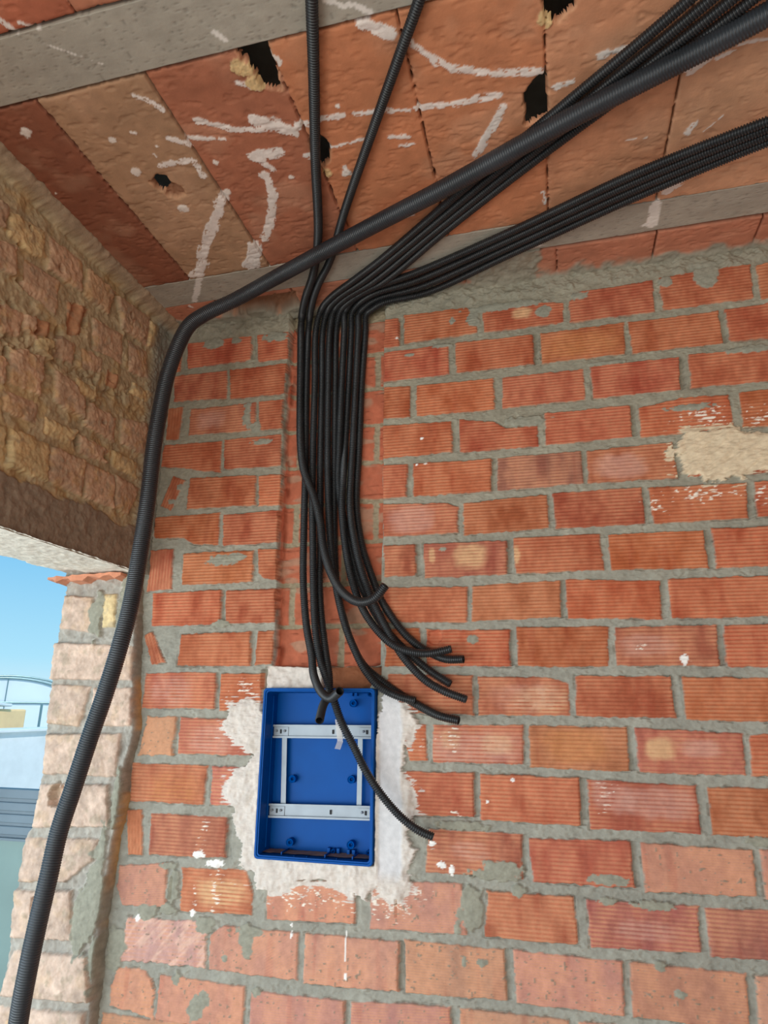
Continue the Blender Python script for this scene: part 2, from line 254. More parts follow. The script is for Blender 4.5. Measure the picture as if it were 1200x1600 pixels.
WALL_SPOTS = [('beige',0.2485,1.7513,0.0433,0.0361),('beige',0.1421,1.7561,0.009,0.0216),('beige',0.3688,1.7458,0.0128,0.0256),('beige',0.4151,1.3753,0.0672,0.032),('beige',0.2996,1.2664,0.0352,0.0256),('beige',0.1867,1.2747,0.0272,0.0272),('tan',0.4926,1.2663,0.075,0.042),('beige',0.6835,1.2635,0.0336,0.0252),('veil',0.7731,1.2656,0.042,0.0196),('beige',-0.424,0.8838,0.0685,0.0324),('tan',-0.5919,1.1294,0.0801,0.04),('beige',0.4212,2.4832,0.0292,0.0182),('tan',0.5781,2.3624,0.1095,0.0401),('veil',0.0787,1.8633,0.0647,0.0419),('veil',0.6582,1.9788,0.0681,0.0341),('veil',0.677,1.505,0.07,0.028),('veil',0.5858,1.1476,0.0337,0.0309),('veil',0.2288,1.0185,0.0451,0.021),('veil',0.6164,0.8793,0.0652,0.0209),('veil',-0.5789,2.2416,0.051,0.0325),('veil',-0.4869,1.2607,0.0647,0.0381),('veil',-0.6318,1.3893,0.0714,0.042),('dash',0.5466,1.16,0.0309,0.0365),('veil',0.5437,1.1599,0.0225,0.0365),('veil',0.6699,1.1442,0.084,0.0336),('veil',0.3759,1.3781,0.09,0.033),('veil',0.2431,1.2529,0.1192,0.0443),('mortar',-0.5934,2.5227,0.0365,0.0195),('mortar',-0.3726,2.5162,0.051,0.0162),('mortar',-0.5108,2.521,0.0186,0.0139),('mortar',0.4824,2.4783,0.0237,0.0219),('mortar',0.3754,2.5167,0.1154,0.0135),('mortar',0.9369,2.5253,0.0358,0.0326),('mortar',0.9334,2.5662,0.0488,0.0098),('mortar',0.5892,2.5183,0.0255,0.0128),('mortar',0.8275,2.5268,0.0173,0.0155),('mortar',0.2115,2.4879,0.0081,0.0121),('mortar',0.278,2.4826,0.0192,0.0269),('mortar',0.4133,2.1344,0.0577,0.0162),('mortar',0.8505,2.1313,0.0613,0.0097),('mortar',1.0114,2.2856,0.0605,0.0106),('mortar',0.6512,2.2912,0.0514,0.0051),('mortar',0.1729,1.7729,0.0108,0.0054),('mortar',0.2492,1.5251,0.0153,0.0119),('mortar',0.304,0.9841,0.0449,0.0224),('mortar',0.2808,0.969,0.0601,0.012),('mortar',0.2298,0.8883,0.0301,0.0511),('mortar',0.3395,0.9403,0.0168,0.014),('mortar',0.194,0.8522,0.009,0.015),('mortar',-0.344,0.784,0.0187,0.0375),('mortar',-0.4627,0.8075,0.0266,0.019),('mortar',-0.4003,0.7369,0.0085,0.0085),('mortar',-0.4732,0.6232,0.0217,0.0254),('mortar',-0.4503,0.6433,0.0145,0.0181),('mortar',-0.3367,0.8031,0.0361,0.0108),('mortar',-0.5316,0.6799,0.0115,0.0153),('mortar',-0.3098,0.6734,0.0137,0.0103),('mortar',-0.5006,1.7696,0.0463,0.0168),('mortar',-0.4509,1.7792,0.0294,0.0105),('mortar',-0.6697,2.0137,0.0115,0.0115),('mortar',-0.6919,1.9683,0.0115,0.0092),('mortar',-0.4859,1.5797,0.0294,0.0126),('mortar',0.6752,0.7643,0.0117,0.0091),('mortar',0.6389,0.9314,0.0477,0.0098),('mortar',0.5395,0.9332,0.0209,0.0078),('mortar',0.2506,0.785,0.0136,0.0091),('mortar',0.2076,0.7851,0.006,0.012),('mortar',0.6389,0.8135,0.0141,0.0127),('mortar',0.543,0.9765,0.0421,0.0112),('mortar',0.7894,2.0078,0.0224,0.0064),('mortar',0.1786,2.4082,0.0322,0.008),('mortar',0.0791,2.3885,0.0162,0.0061),('mortar',0.8751,1.0742,0.0391,0.0104),('mortar',0.2067,1.0742,0.0641,0.0112),('mortar',-0.4182,2.1965,0.0221,0.0221),('mortar',-0.4524,2.2398,0.0139,0.0462),('mortar',-0.3929,2.1461,0.0353,0.0088),('mortar',-0.7176,0.7355,0.028,0.0481),('mortar',-0.5736,0.8359,0.0267,0.0153),('mortar',-0.6331,0.824,0.0306,0.0191),('mortar',-0.5855,0.9384,0.019,0.0095),('mortar',-0.5645,0.8892,0.0171,0.0495),('dash',-0.3907,1.399,0.038,0.0323),('dash',-0.4868,1.017,0.019,0.0647),('dash',-0.4381,0.8977,0.018,0.0649),('dash',-0.4989,0.8562,0.0076,0.042),('dash',0.1917,1.2748,0.0224,0.0416),('dash',0.1946,1.0996,0.016,0.0096),('dash',0.2296,1.3534,0.0096,0.016),('dash',0.7641,1.4704,0.0112,0.0112),('dash',0.8787,2.1022,0.0666,0.0333),('dash',1.0066,2.0799,0.0303,0.0333),('dash',0.846,1.8896,0.0902,0.0241),('dash',0.978,1.8718,0.0331,0.0301),('dash',0.8064,1.9901,0.0363,0.0393),('dash',-0.0182,0.8768,0.0962,0.0321),('dash',0.078,0.9183,0.0481,0.0481),('dash',-0.2028,0.8918,0.0851,0.0238),('dash',0.1119,1.2653,0.0375,0.0511),('dash',-0.3469,1.1416,0.0266,0.0571),('dash',0.6618,1.5021,0.024,0.012),('dash',0.7273,1.8628,0.0481,0.0289),('white',-0.4971,0.9683,0.018,0.009),('white',-0.4485,0.9498,0.0266,0.0095),('white',-0.5018,0.8309,0.0072,0.009),('white',0.1577,0.9835,0.0112,0.008),('white',0.1826,0.9738,0.0064,0.0128),('white',0.7612,1.4704,0.009,0.012),('white',0.3369,1.1826,0.0048,0.0048),('white',0.2727,1.1306,0.0038,0.0045),('white',0.1154,2.1094,0.0057,0.0038),('white',0.0384,2.4542,0.004,0.004),('white',0.0997,2.0285,0.0038,0.0038),('white',0.1262,2.0303,0.0038,0.0038),('white',-0.2251,0.8247,0.0034,0.0051),('white',-0.224,0.8051,0.0034,0.0085),('white',-0.0815,0.7893,0.0024,0.0321),('white',-0.0798,0.7288,0.004,0.0064),('white',-0.66,0.8085,0.0076,0.0096),('white',0.1345,1.0303,0.0096,0.0064),('hole',0.1467,1.5316,0.0198,0.0198),('dark',0.0446,0.8841,0.0019,0.0192),('dark',-0.5716,0.8842,0.0057,0.0342)]
JOINTS = [((-0.5586,-0.8722),(-0.5597,-0.2383)),((-0.2928,-0.8768),(-0.2961,-0.2381)),((-0.0238,-0.8797),(-0.0186,-0.3288)),((0.2386,-0.8777),(0.2436,-0.3757)),((0.5034,-0.8425),(0.5157,-0.2262)),((0.773,-0.6704),(0.7805,-0.3441))]
BEAM_BACK = [(-0.7496,-0.2305),(1.0349,-0.2514),(1.0658,-0.1359),(-0.756,-0.1217)]
BEAM_FRONT = [(-0.5282,-1.0055),(-0.2196,-1.0079),(0.2665,-0.8769),(-0.639,-0.8885)]
CEIL_HOLES = [[(-0.0872,-0.8762),(-0.0225,-0.8767),(-0.0248,-0.8303),(-0.0334,-0.7698),(-0.0666,-0.7872),(-0.07,-0.824),(-0.0807,-0.8553)],[(-0.0124,-0.6475),(0.0075,-0.6426),(0.0196,-0.6103),(0.0049,-0.5716),(-0.0162,-0.5527),(-0.0281,-0.5697),(-0.0239,-0.6076)],[(-0.4485,-0.6112),(-0.4201,-0.6276),(-0.3989,-0.6162),(-0.4032,-0.5917),(-0.4331,-0.5725),(-0.4449,-0.5886)],[(-0.4283,-0.5802),(-0.4009,-0.5954),(-0.3812,-0.5777),(-0.3885,-0.5528),(-0.4152,-0.5479),(-0.4328,-0.5612)],[(0.5033,-0.8401),(0.5689,-0.8241),(0.5604,-0.8002),(0.5339,-0.7796),(0.5118,-0.7999)],[(0.511,-0.678),(0.4904,-0.6727),(0.4657,-0.6422),(0.4633,-0.5605),(0.5121,-0.5726)],[(-0.5617,-0.0943),(-0.2688,-0.1028),(-0.2845,-0.0066),(-0.444,-0.0063),(-0.58,-0.0384)]]
STROKES = [([(-0.244,-0.7424),(-0.1705,-0.7019),(-0.0859,-0.6814),(-0.0347,-0.6742)],0.0093),([(-0.2917,-0.7097),(-0.2112,-0.6847)],0.0058),([(-0.1188,-0.712),(-0.0449,-0.6679)],0.0186),([(-0.1679,-0.6232),(-0.1036,-0.6211)],0.0146),([(-0.1527,-0.6097),(-0.1384,-0.5782)],0.0109),([(-0.1627,-0.5613),(-0.1685,-0.5088),(-0.2069,-0.4245),(-0.2595,-0.3522)],0.0138),([(-0.2955,-0.5282),(-0.3611,-0.4491),(-0.4444,-0.3495),(-0.5177,-0.2475)],0.0165),([(-0.2993,-0.3289),(-0.3467,-0.2532)],0.024),([(-0.345,-0.8331),(-0.3138,-0.8095),(-0.3042,-0.7875)],0.0061),([(-0.3358,-0.7185),(-0.2963,-0.6905)],0.0069),([(-0.3971,-0.6528),(-0.3117,-0.6521),(-0.3116,-0.5973)],0.0085),([(-0.0315,-0.6822),(0.0218,-0.6831),(0.0737,-0.6824)],0.0079),([(0.102,-0.6788),(0.1543,-0.6728)],0.0057),([(0.0178,-0.6051),(0.0988,-0.6114)],0.0039),([(0.1741,-0.865),(0.2222,-0.8353)],0.0136),([(0.2524,-0.8109),(0.2941,-0.7596),(0.3244,-0.7366)],0.008),([(0.3267,-0.7346),(0.404,-0.7026),(0.4997,-0.6866)],0.0102),([(0.2374,-0.6609),(0.301,-0.6552)],0.008),([(0.3176,-0.6544),(0.4126,-0.6488)],0.0087),([(0.4167,-0.6157),(0.3842,-0.5639),(0.349,-0.5079)],0.0116),([(0.1655,-0.6717),(0.2202,-0.6601)],0.0057),([(0.1604,-0.6038),(0.203,-0.5935)],0.0051),([(0.1786,-0.5718),(0.21,-0.5698)],0.0057),([(0.6179,-0.6932),(0.6683,-0.6946)],0.0093),([(0.5287,-0.6423),(0.5597,-0.6484)],0.0093),([(0.7945,-0.6133),(0.8227,-0.6349)],0.0111),([(0.8413,-0.6304),(0.8694,-0.64)],0.0056),([(0.8177,-0.4552),(0.8268,-0.4792)],0.0079),([(0.9009,-0.6784),(0.9117,-0.6922)],0.0073),([(0.8771,-0.6517),(0.9277,-0.6525)],0.0037),([(0.3153,-0.3562),(0.3417,-0.3726)],0.0099),([(0.1935,-0.3762),(0.2483,-0.404)],0.0082),([(0.4965,-0.3487),(0.5021,-0.3066)],0.0049),([(0.7959,-0.2766),(0.8308,-0.3007)],0.0109),([(0.778,-0.2403),(0.7767,-0.1637)],0.0148),([(0.7557,-0.1637),(0.7685,-0.1781)],0.0044),([(-0.5436,-0.2473),(-0.5231,-0.2645)],0.0098),([(-0.5208,-0.2418),(-0.6003,-0.1324)],0.0097),([(-0.6267,-0.1023),(-0.6312,-0.1107)],0.0062),([(-0.4964,-1.0391),(-0.4857,-1.0109)],0.0062),([(-0.4653,-1.0252),(-0.4386,-1.0059)],0.0037),([(-0.1105,-0.9192),(-0.0971,-0.9002)],0.0043),([(0.1584,-0.9094),(0.194,-0.8825)],0.0057),([(0.1199,-0.9247),(0.1509,-0.9052)],0.0049),([(0.4432,-0.1514),(0.4958,-0.1444)],0.0055),([(-0.4081,-0.7523),(-0.3992,-0.7484)],0.005),([(-0.1177,-0.8088),(-0.0783,-0.7839)],0.0053),([(-0.0409,-0.5964),(-0.0213,-0.5974)],0.0093),([(0.0365,-0.54),(0.0397,-0.5188)],0.0062),([(-0.4574,-0.9842),(-0.3647,-0.9132)],0.0007),([(-0.5412,-0.5986),(-0.5558,-0.5082)],0.0001),([(-0.3924,-0.6872),(-0.3889,-0.6766)],0.0015),([(0.8518,-0.4505),(0.8839,-0.4857)],0.0014),([(0.6873,-0.4634),(0.7287,-0.4625)],0.0021),([(0.099,-0.3387),(0.1622,-0.3481)],0.0052)]
CEIL_SPOTS = [('white',-0.4648,-0.6488,0.0124,0.0093),('white',-0.6435,-0.8094,0.0131,0.0102),('white',0.0716,-0.7077,0.0053,0.008),('white',-0.0196,-0.8361,0.012,0.0133),('white',0.0317,-0.5248,0.0099,0.0148),('white',-0.7069,-0.634,0.0033,0.0033),('white',-0.3724,-0.7052,0.0044,0.0044),('white',-0.4617,-0.7454,0.0078,0.0062),('white',-0.1037,-0.5408,0.0066,0.0049),('white',-0.2632,-0.6265,0.0062,0.0186),('white',-0.4179,-0.509,0.0132,0.0082),('white',-0.2793,-0.5355,0.0082,0.0049),('fibre',-0.0931,-0.8354,0.0213,0.032),('fibre',-0.0812,-0.7999,0.0187,0.0133),('fibre',-0.0108,-0.5351,0.0124,0.0186),('fibre',0.5116,-0.7925,0.0148,0.0247)]
LEFT_BRICKS = [('y',[(-0.7035,2.4948),(-0.5982,2.5239),(-0.58,2.4614),(-0.6045,2.4391),(-0.6973,2.4312)]),('k',[(-0.5731,2.5261),(-0.4505,2.54),(-0.438,2.455),(-0.5628,2.4351)]),('o',[(-0.4251,2.5354),(-0.3063,2.5384),(-0.3223,2.4533),(-0.426,2.4487)]),('k',[(-0.293,2.534),(-0.1241,2.5678),(-0.1258,2.465),(-0.2537,2.448)]),('y',[(-0.1281,2.5509),(-0.0813,2.5582),(-0.0815,2.4812),(-0.1222,2.4648)]),('k',[(-0.7383,2.5003),(-0.7116,2.4954),(-0.7142,2.4451),(-0.7587,2.423)]),('k',[(-0.8181,2.3738),(-0.6718,2.4162),(-0.6599,2.3444),(-0.8001,2.2955)]),('k',[(-0.6351,2.4105),(-0.5209,2.4278),(-0.5145,2.3306),(-0.6272,2.3364)]),('b',[(-0.4772,2.3961),(-0.3961,2.4228),(-0.4186,2.3251),(-0.4587,2.309)]),('k',[(-0.3761,2.4064),(-0.244,2.4317),(-0.2267,2.3452),(-0.3503,2.3225)]),('k',[(-0.2111,2.429),(-0.1149,2.4457),(-0.1051,2.3587),(-0.1954,2.3337)]),('k',[(-0.7357,2.2411),(-0.607,2.2733),(-0.6168,2.2049),(-0.7208,2.1757)]),('k',[(-0.6302,2.1657),(-0.5316,2.1967),(-0.5185,2.0956),(-0.6154,2.0817)]),('k',[(-0.3997,2.2982),(-0.3191,2.3091),(-0.3103,2.2664),(-0.3885,2.2448)]),('b',[(-0.2851,2.286),(-0.2358,2.2972),(-0.2393,2.253),(-0.2855,2.2443)]),('y',[(-0.1648,2.3122),(-0.068,2.3157),(-0.0902,2.2823),(-0.1675,2.2758)]),('k',[(-0.4834,2.1862),(-0.3748,2.1794),(-0.359,2.1039),(-0.4655,2.1032)]),('k',[(-0.6251,2.0551),(-0.5189,2.0672),(-0.5144,2.0169),(-0.6151,2.0104)]),('k',[(-0.3432,2.1557),(-0.2299,2.1617),(-0.2158,2.0921),(-0.3481,2.0896)]),('k',[(-0.2017,2.1743),(-0.0758,2.2084),(-0.056,2.1068),(-0.1864,2.0979)]),('y',[(-0.4856,2.0471),(-0.3754,2.0588),(-0.3913,2.0152),(-0.4834,2.0058)]),('k',[(-0.3531,2.0513),(-0.2384,2.057),(-0.239,2.0172),(-0.3464,2.007)]),('y',[(-0.2192,2.0645),(-0.1062,2.0665),(-0.0969,2.0195),(-0.2101,2.0199)]),('y',[(-0.5874,1.9735),(-0.4634,1.9861),(-0.4519,1.8916),(-0.5747,1.8814)]),('k',[(-0.4557,1.9821),(-0.3345,1.9873),(-0.3195,1.8911),(-0.4478,1.8931)]),('k',[(-0.3212,1.9867),(-0.2041,1.9903),(-0.1854,1.8984),(-0.3066,1.8915)]),('k',[(-0.1958,1.9933),(-0.0751,1.9934),(-0.1152,1.8993),(-0.1781,1.9064)]),('y',[(-0.7156,1.9639),(-0.6005,1.9711),(-0.5842,1.8811),(-0.6952,1.8745)]),('k',[(-0.7549,2.0987),(-0.6401,2.131),(-0.6319,2.0683),(-0.7421,2.0431)]),('y',[(-0.5585,2.2488),(-0.5027,2.254),(-0.5041,2.2065),(-0.5518,2.198)]),('k',[(-0.607,2.2733),(-0.5656,2.2813),(-0.5589,2.2303),(-0.6003,2.2236)]),('b',[(-0.577,2.2833),(-0.5239,2.298),(-0.5258,2.2535),(-0.5643,2.2453)]),('k',[(-0.4976,2.2855),(-0.4242,2.2901),(-0.4245,2.2312),(-0.4849,2.2265)]),('y',[(-0.4057,2.2025),(-0.3276,2.2129),(-0.3251,2.1742),(-0.393,2.1665)]),('k',[(-0.2185,2.499),(-0.1441,2.5221),(-0.1454,2.4745),(-0.2096,2.4546)])]
LEFT_SPOTS = [('hole',-0.6753,2.2539,0.0061,0.0107),('hole',-0.644,2.2727,0.014,0.0078),('hole',-0.6393,2.145,0.0076,0.0214),('hole',-0.3645,2.0316,0.0105,0.0122),('hole',-0.2427,2.0355,0.0166,0.0129),('hole',-0.5613,2.2618,0.0104,0.0121),('hole',-0.4913,2.2893,0.0122,0.0175),('hole',-0.4179,2.2602,0.0087,0.0087),('hole',-0.5039,2.1734,0.0132,0.0115),('hole',-0.5238,2.4636,0.0092,0.0111),('hole',-0.4064,2.3811,0.0092,0.0221),('hole',-0.6413,2.4969,0.0049,0.0082),('hole',-0.2812,2.1247,0.0092,0.0074),('hole',-0.6573,2.4348,0.0098,0.0065),('hole',-0.3656,2.5349,0.0058,0.0078),('hole',-0.2272,2.5094,0.0061,0.0102),('hole',-0.6373,2.3441,0.0099,0.0082)]
JAMB_BRICKS = [('k',[(-1.0038,1.6696),(-0.9042,1.6627),(-0.8994,1.5619),(-1.0031,1.5734)]),('y',[(-0.8627,1.6713),(-0.8245,1.6701),(-0.8149,1.5738),(-0.8569,1.5745)]),('k',[(-1.011,1.5273),(-0.7481,1.5147),(-0.7416,1.42),(-1.0081,1.4236)]),('k',[(-1.0022,1.4032),(-0.8735,1.3999),(-0.8925,1.2907),(-0.9983,1.2961)]),('o',[(-0.8618,1.3945),(-0.7381,1.3949),(-0.7221,1.2935),(-0.8625,1.2912)]),('k',[(-0.9902,1.2643),(-0.7518,1.2688),(-0.7545,1.159),(-0.9862,1.1599)]),('k',[(-0.9909,1.1273),(-0.7714,1.1352),(-0.75,1.0322),(-0.9985,1.0201)]),('k',[(-1.02,0.9879),(-0.7826,0.9955),(-0.7947,0.9445),(-0.8704,0.89),(-1.0176,0.8804)]),('k',[(-1.0251,0.8547),(-0.8462,0.867),(-0.8229,0.7529),(-1.0191,0.7443)]),('w',[(-1.0003,0.7128),(-0.7727,0.7207),(-0.7511,0.6219),(-1.0253,0.6075)]),('k',[(-1.0239,0.5817),(-0.7618,0.5944),(-0.753,0.5405),(-1.0149,0.5117)])]
JAMB_SPOTS = [('hole',-0.9355,1.1058,0.0198,0.0352),('hole',-0.9132,1.1117,0.0066,0.0176),('hole',-0.9541,0.8225,0.008,0.0241),('mortar',-0.8826,1.6115,0.023,0.0691),('mortar',-0.7756,0.8612,0.0281,0.1206),('mortar',-0.8049,0.7989,0.028,0.0801),('mortar',-0.7951,1.6191,0.0176,0.11),('mortar',-0.7654,0.9619,0.012,0.0721),('mortar',-0.7416,1.0986,0.0126,0.0841),('mortar',-0.7431,0.7161,0.0229,0.0764)]
JAMB_OUT = [(-1.0185,1.7406),(-1.0038,1.6696),(-1.0075,1.5851),(-1.011,1.5273),(-1.0088,1.4273),(-1.0037,1.3501),(-1.0022,1.2693),(-0.9958,1.1648),(-0.9964,1.1221),(-1.0027,1.0199),(-1.0178,0.988),(-1.0176,0.8804),(-1.0292,0.8544),(-1.0211,0.7441),(-1.0124,0.7117),(-1.0273,0.6073),(-1.0168,0.5115)]
JAMB_IN = [(-0.771,1.7311),(-0.7464,1.5332),(-0.7378,1.4236),(-0.7201,1.2935),(-0.7332,1.1813),(-0.733,1.0666),(-0.7492,0.9863),(-0.7503,0.8629),(-0.7552,0.744),(-0.7511,0.6219),(-0.7493,0.5409)]
PATHS = {'a':[(0.5462,-2.2295,2.586),(0.1189,-1.0017,2.586),(0.0976,-0.9405,2.586),(0.058,-0.8219,2.586),(-0.0209,-0.5924,2.586),(-0.1045,-0.3407,2.586),(-0.1761,-0.1858,2.586),(-0.2396,-0.0821,2.586),(-0.2886,0.013,2.5745),(-0.2838,0.013,2.4317),(-0.2758,0.013,2.2274),(-0.263,0.0,2.1129),(-0.2449,-0.01,2.0326),(-0.2088,-0.015,1.9493),(-0.1837,-0.02,1.8676),(-0.1691,-0.025,1.7891),(-0.1364,-0.045,1.7094),(-0.0929,-0.07,1.6499),(-0.0346,-0.1,1.6159),(0.0125,-0.12,1.6232),(0.0421,-0.13,1.6523)],'b':[(0.9228,-2.1038,2.586),(0.3188,-0.9526,2.586),(0.288,-0.8939,2.586),(0.2412,-0.8182,2.586),(0.1258,-0.6313,2.586),(0.0015,-0.427,2.586),(-0.1077,-0.2331,2.586),(-0.1689,-0.1492,2.586),(-0.2251,-0.0576,2.586),(-0.2666,0.027,2.5679),(-0.2673,0.027,2.4373),(-0.2621,0.027,2.2323),(-0.2518,0.02,2.0251),(-0.2447,0.01,1.8695),(-0.2345,0.0,1.6939),(-0.215,-0.01,1.5661),(-0.1888,-0.03,1.4851),(-0.1737,-0.05,1.4331),(-0.1379,-0.09,1.3892),(-0.0942,-0.14,1.3712),(-0.0502,-0.2,1.3868)],'c':[(1.7349,-1.681,2.555),(0.7674,-0.8127,2.555),(0.5432,-0.6115,2.58),(0.3336,-0.4455,2.583),(0.0504,-0.2157,2.586),(-0.0714,-0.1292,2.586),(-0.1568,-0.0695,2.586),(-0.2114,-0.011,2.586),(-0.2356,0.013,2.538),(-0.2313,0.013,2.3337),(-0.2283,0.013,2.1149),(-0.2226,0.012,1.9466),(-0.2101,0.0,1.8066),(-0.1983,-0.01,1.6632),(-0.1842,-0.02,1.5537),(-0.1644,-0.03,1.4747),(-0.1464,-0.035,1.4338),(-0.1171,-0.04,1.366),(-0.0944,-0.045,1.3148),(-0.0566,-0.05,1.253),(-0.0201,-0.055,1.1934),(0.0203,-0.055,1.1415),(0.0681,-0.05,1.0935),(0.1084,-0.045,1.0662),(0.1451,-0.04,1.0518)],'d':[(1.77,-1.6733,2.555),(0.8035,-0.8039,2.555),(0.6013,-0.622,2.58),(0.3914,-0.4603,2.583),(0.1186,-0.2416,2.586),(-0.04,-0.1218,2.586),(-0.1373,-0.0602,2.586),(-0.1919,-0.0039,2.586),(-0.2164,0.027,2.5438),(-0.2128,0.027,2.3386),(-0.2083,0.027,2.1187),(-0.2018,0.024,1.9308),(-0.1944,0.02,1.7816),(-0.1911,0.015,1.6951),(-0.1803,0.005,1.6104),(-0.1576,-0.01,1.5019),(-0.1368,-0.03,1.4239),(-0.132,-0.045,1.3822),(-0.1296,-0.09,1.3543),(-0.1172,-0.15,1.3177)],'e':[(1.8082,-1.662,2.555),(0.8395,-0.795,2.555),(0.6575,-0.6321,2.58),(0.4473,-0.4746,2.583),(0.184,-0.2664,2.586),(-0.0086,-0.1143,2.586),(-0.1177,-0.0509,2.586),(-0.1713,-0.0,2.5838),(-0.1869,0.013,2.531),(-0.1861,0.013,2.3284),(-0.1803,0.013,2.1107),(-0.1769,0.01,2.0467),(-0.1653,0.004,1.8927),(-0.1519,0.0,1.7752),(-0.1361,-0.004,1.6897),(-0.1216,-0.008,1.634),(-0.1009,-0.014,1.5687),(-0.0698,-0.02,1.5002),(-0.0412,-0.022,1.4492),(0.0009,-0.025,1.4045),(0.053,-0.025,1.3788),(0.0987,-0.024,1.3679)],'f':[(1.8511,-1.6455,2.555),(0.8756,-0.7862,2.555),(0.7118,-0.6419,2.58),(0.5013,-0.4884,2.583),(0.2466,-0.2902,2.586),(0.0229,-0.1068,2.586),(-0.098,-0.0416,2.586),(-0.1493,0.0,2.5789),(-0.1699,0.027,2.5371),(-0.1675,0.027,2.3333),(-0.1624,0.027,2.1146),(-0.1573,0.026,1.9105),(-0.1504,0.025,1.775),(-0.1375,0.02,1.6663),(-0.1114,0.012,1.5827),(-0.0836,0.0,1.5176),(-0.0478,-0.006,1.4603),(0.0028,-0.006,1.4183),(0.062,-0.004,1.3792),(0.1098,-0.012,1.3537),(0.1596,-0.03,1.3323),(0.213,-0.04,1.3208)],'g':[(2.2379,-1.0729,2.503),(1.0367,-0.5757,2.503),(0.9461,-0.5382,2.513),(0.7133,-0.4275,2.541),(0.413,-0.2477,2.58),(0.1151,-0.1227,2.586),(-0.0354,-0.0781,2.586),(-0.103,-0.0322,2.586),(-0.1366,0.008,2.5773),(-0.1386,0.013,2.517),(-0.1415,0.013,2.3231),(-0.1432,0.013,2.1073),(-0.143,0.018,1.9854),(-0.114,0.015,1.8439),(-0.0936,0.012,1.7695),(-0.0676,0.008,1.6895),(-0.0229,0.0,1.6058),(0.0161,-0.008,1.5516),(0.0547,-0.012,1.5114),(0.1009,-0.016,1.4705),(0.1454,-0.018,1.4374),(0.1906,-0.02,1.4099)],'h':[(2.2511,-1.0377,2.507),(1.0452,-0.5522,2.507),(0.9528,-0.515,2.517),(0.7169,-0.398,2.545),(0.4111,-0.2179,2.58),(0.1214,-0.0898,2.586),(-0.025,-0.0531,2.586),(-0.0851,-0.0138,2.586),(-0.1126,0.008,2.5705),(-0.1193,0.027,2.5227),(-0.1228,0.027,2.328),(-0.1293,0.027,2.1116),(-0.1223,-0.004,1.9967),(-0.1232,-0.006,1.9166),(-0.1088,-0.01,1.7991),(-0.0897,-0.015,1.7135),(-0.064,-0.02,1.6413),(-0.0326,-0.03,1.5863),(0.0071,-0.035,1.5386),(0.0455,-0.04,1.5073),(0.0881,-0.045,1.4915),(0.1399,-0.05,1.4858),(0.1985,-0.05,1.4965)],'i':[(2.2652,-0.9999,2.511),(1.0539,-0.528,2.511),(0.9597,-0.4913,2.521),(0.7206,-0.3675,2.549),(0.4091,-0.1872,2.58),(0.1278,-0.0559,2.586),(-0.0139,-0.03,2.5843),(-0.0626,-0.01,2.5756),(-0.0888,0.008,2.5638),(-0.0912,0.013,2.5102),(-0.0952,0.013,2.3177),(-0.1003,0.013,2.1035),(-0.0996,0.0,1.9169),(-0.0818,-0.012,1.8162),(-0.0531,-0.018,1.7115),(-0.0197,-0.02,1.6294),(0.027,-0.03,1.5439),(0.0583,-0.035,1.4926),(0.0904,-0.04,1.4543),(0.1317,-0.045,1.4169),(0.1785,-0.05,1.3916),(0.2348,-0.05,1.3717)],'j':[(2.2795,-0.9615,2.515),(1.0629,-0.5032,2.515),(0.9668,-0.467,2.525),(0.7244,-0.336,2.553),(0.4071,-0.1555,2.58),(0.1345,-0.021,2.586),(0.0037,-0.03,2.5661),(-0.0391,-0.01,2.5626),(-0.0651,0.008,2.5571),(-0.0718,0.027,2.5159),(-0.0807,0.027,2.3231),(-0.0843,0.027,2.1076),(-0.0867,0.022,1.9226),(-0.0678,0.02,1.8043),(-0.0381,0.015,1.7174),(-0.0061,0.004,1.6434),(0.0307,-0.01,1.5875),(0.0687,-0.012,1.54),(0.1077,-0.015,1.5071),(0.1446,-0.02,1.4864),(0.1833,-0.03,1.4723),(0.2279,-0.04,1.4713)],'big':[(2.1541,-1.3297,2.545),(0.9728,-0.7869,2.545),(0.8938,-0.7506,2.545),(0.7965,-0.708,2.545),(0.5669,-0.6143,2.545),(0.2759,-0.4825,2.545),(0.0999,-0.4097,2.545),(-0.1034,-0.3235,2.545),(-0.2662,-0.2524,2.545),(-0.4019,-0.2199,2.5173),(-0.4916,-0.2465,2.459),(-0.5236,-0.2639,2.4185),(-0.5442,-0.2789,2.3449),(-0.567,-0.2788,2.2553),(-0.5775,-0.2802,2.1459),(-0.5843,-0.2791,2.0311),(-0.5907,-0.2686,1.8863),(-0.6,-0.2634,1.7209),(-0.5998,-0.277,1.5898),(-0.6097,-0.289,1.4802),(-0.6375,-0.2843,1.3714),(-0.6674,-0.2813,1.2666),(-0.6966,-0.2767,1.157),(-0.7229,-0.274,1.0561),(-0.7302,-0.2789,0.9603),(-0.7441,-0.2757,0.8682),(-0.7559,-0.272,0.7759),(-0.7723,-0.2585,0.6831),(-0.7928,-0.2324,0.581),(-0.812,-0.1988,0.4551)]}

MORTAR = srgb(154, 149, 136)
MORTAR2 = srgb(150, 145, 128)
PLASTER_C = srgb(216, 202, 190)
PLASTER_B = srgb(222, 198, 166)
M_WALL = material('brick_and_mortar', attr='tint', rough=0.9, noise=0.10, nscale=60, bump=0.35, bscale=260, spec=0.25)
M_CEIL = material('ceiling_clay', attr='tint', rough=0.8, noise=0.10, nscale=30, bump=0.25, bscale=180, spec=0.35)
M_OLD = material('old_brick', attr='tint', rough=0.95, noise=0.16, nscale=50, bump=0.5, bscale=220, spec=0.2)

# ================================================================ back wall
PC = 0.1225                      # course height
Z0 = 2.55487                     # top of the first course
LB = 0.2498                      # brick + joint

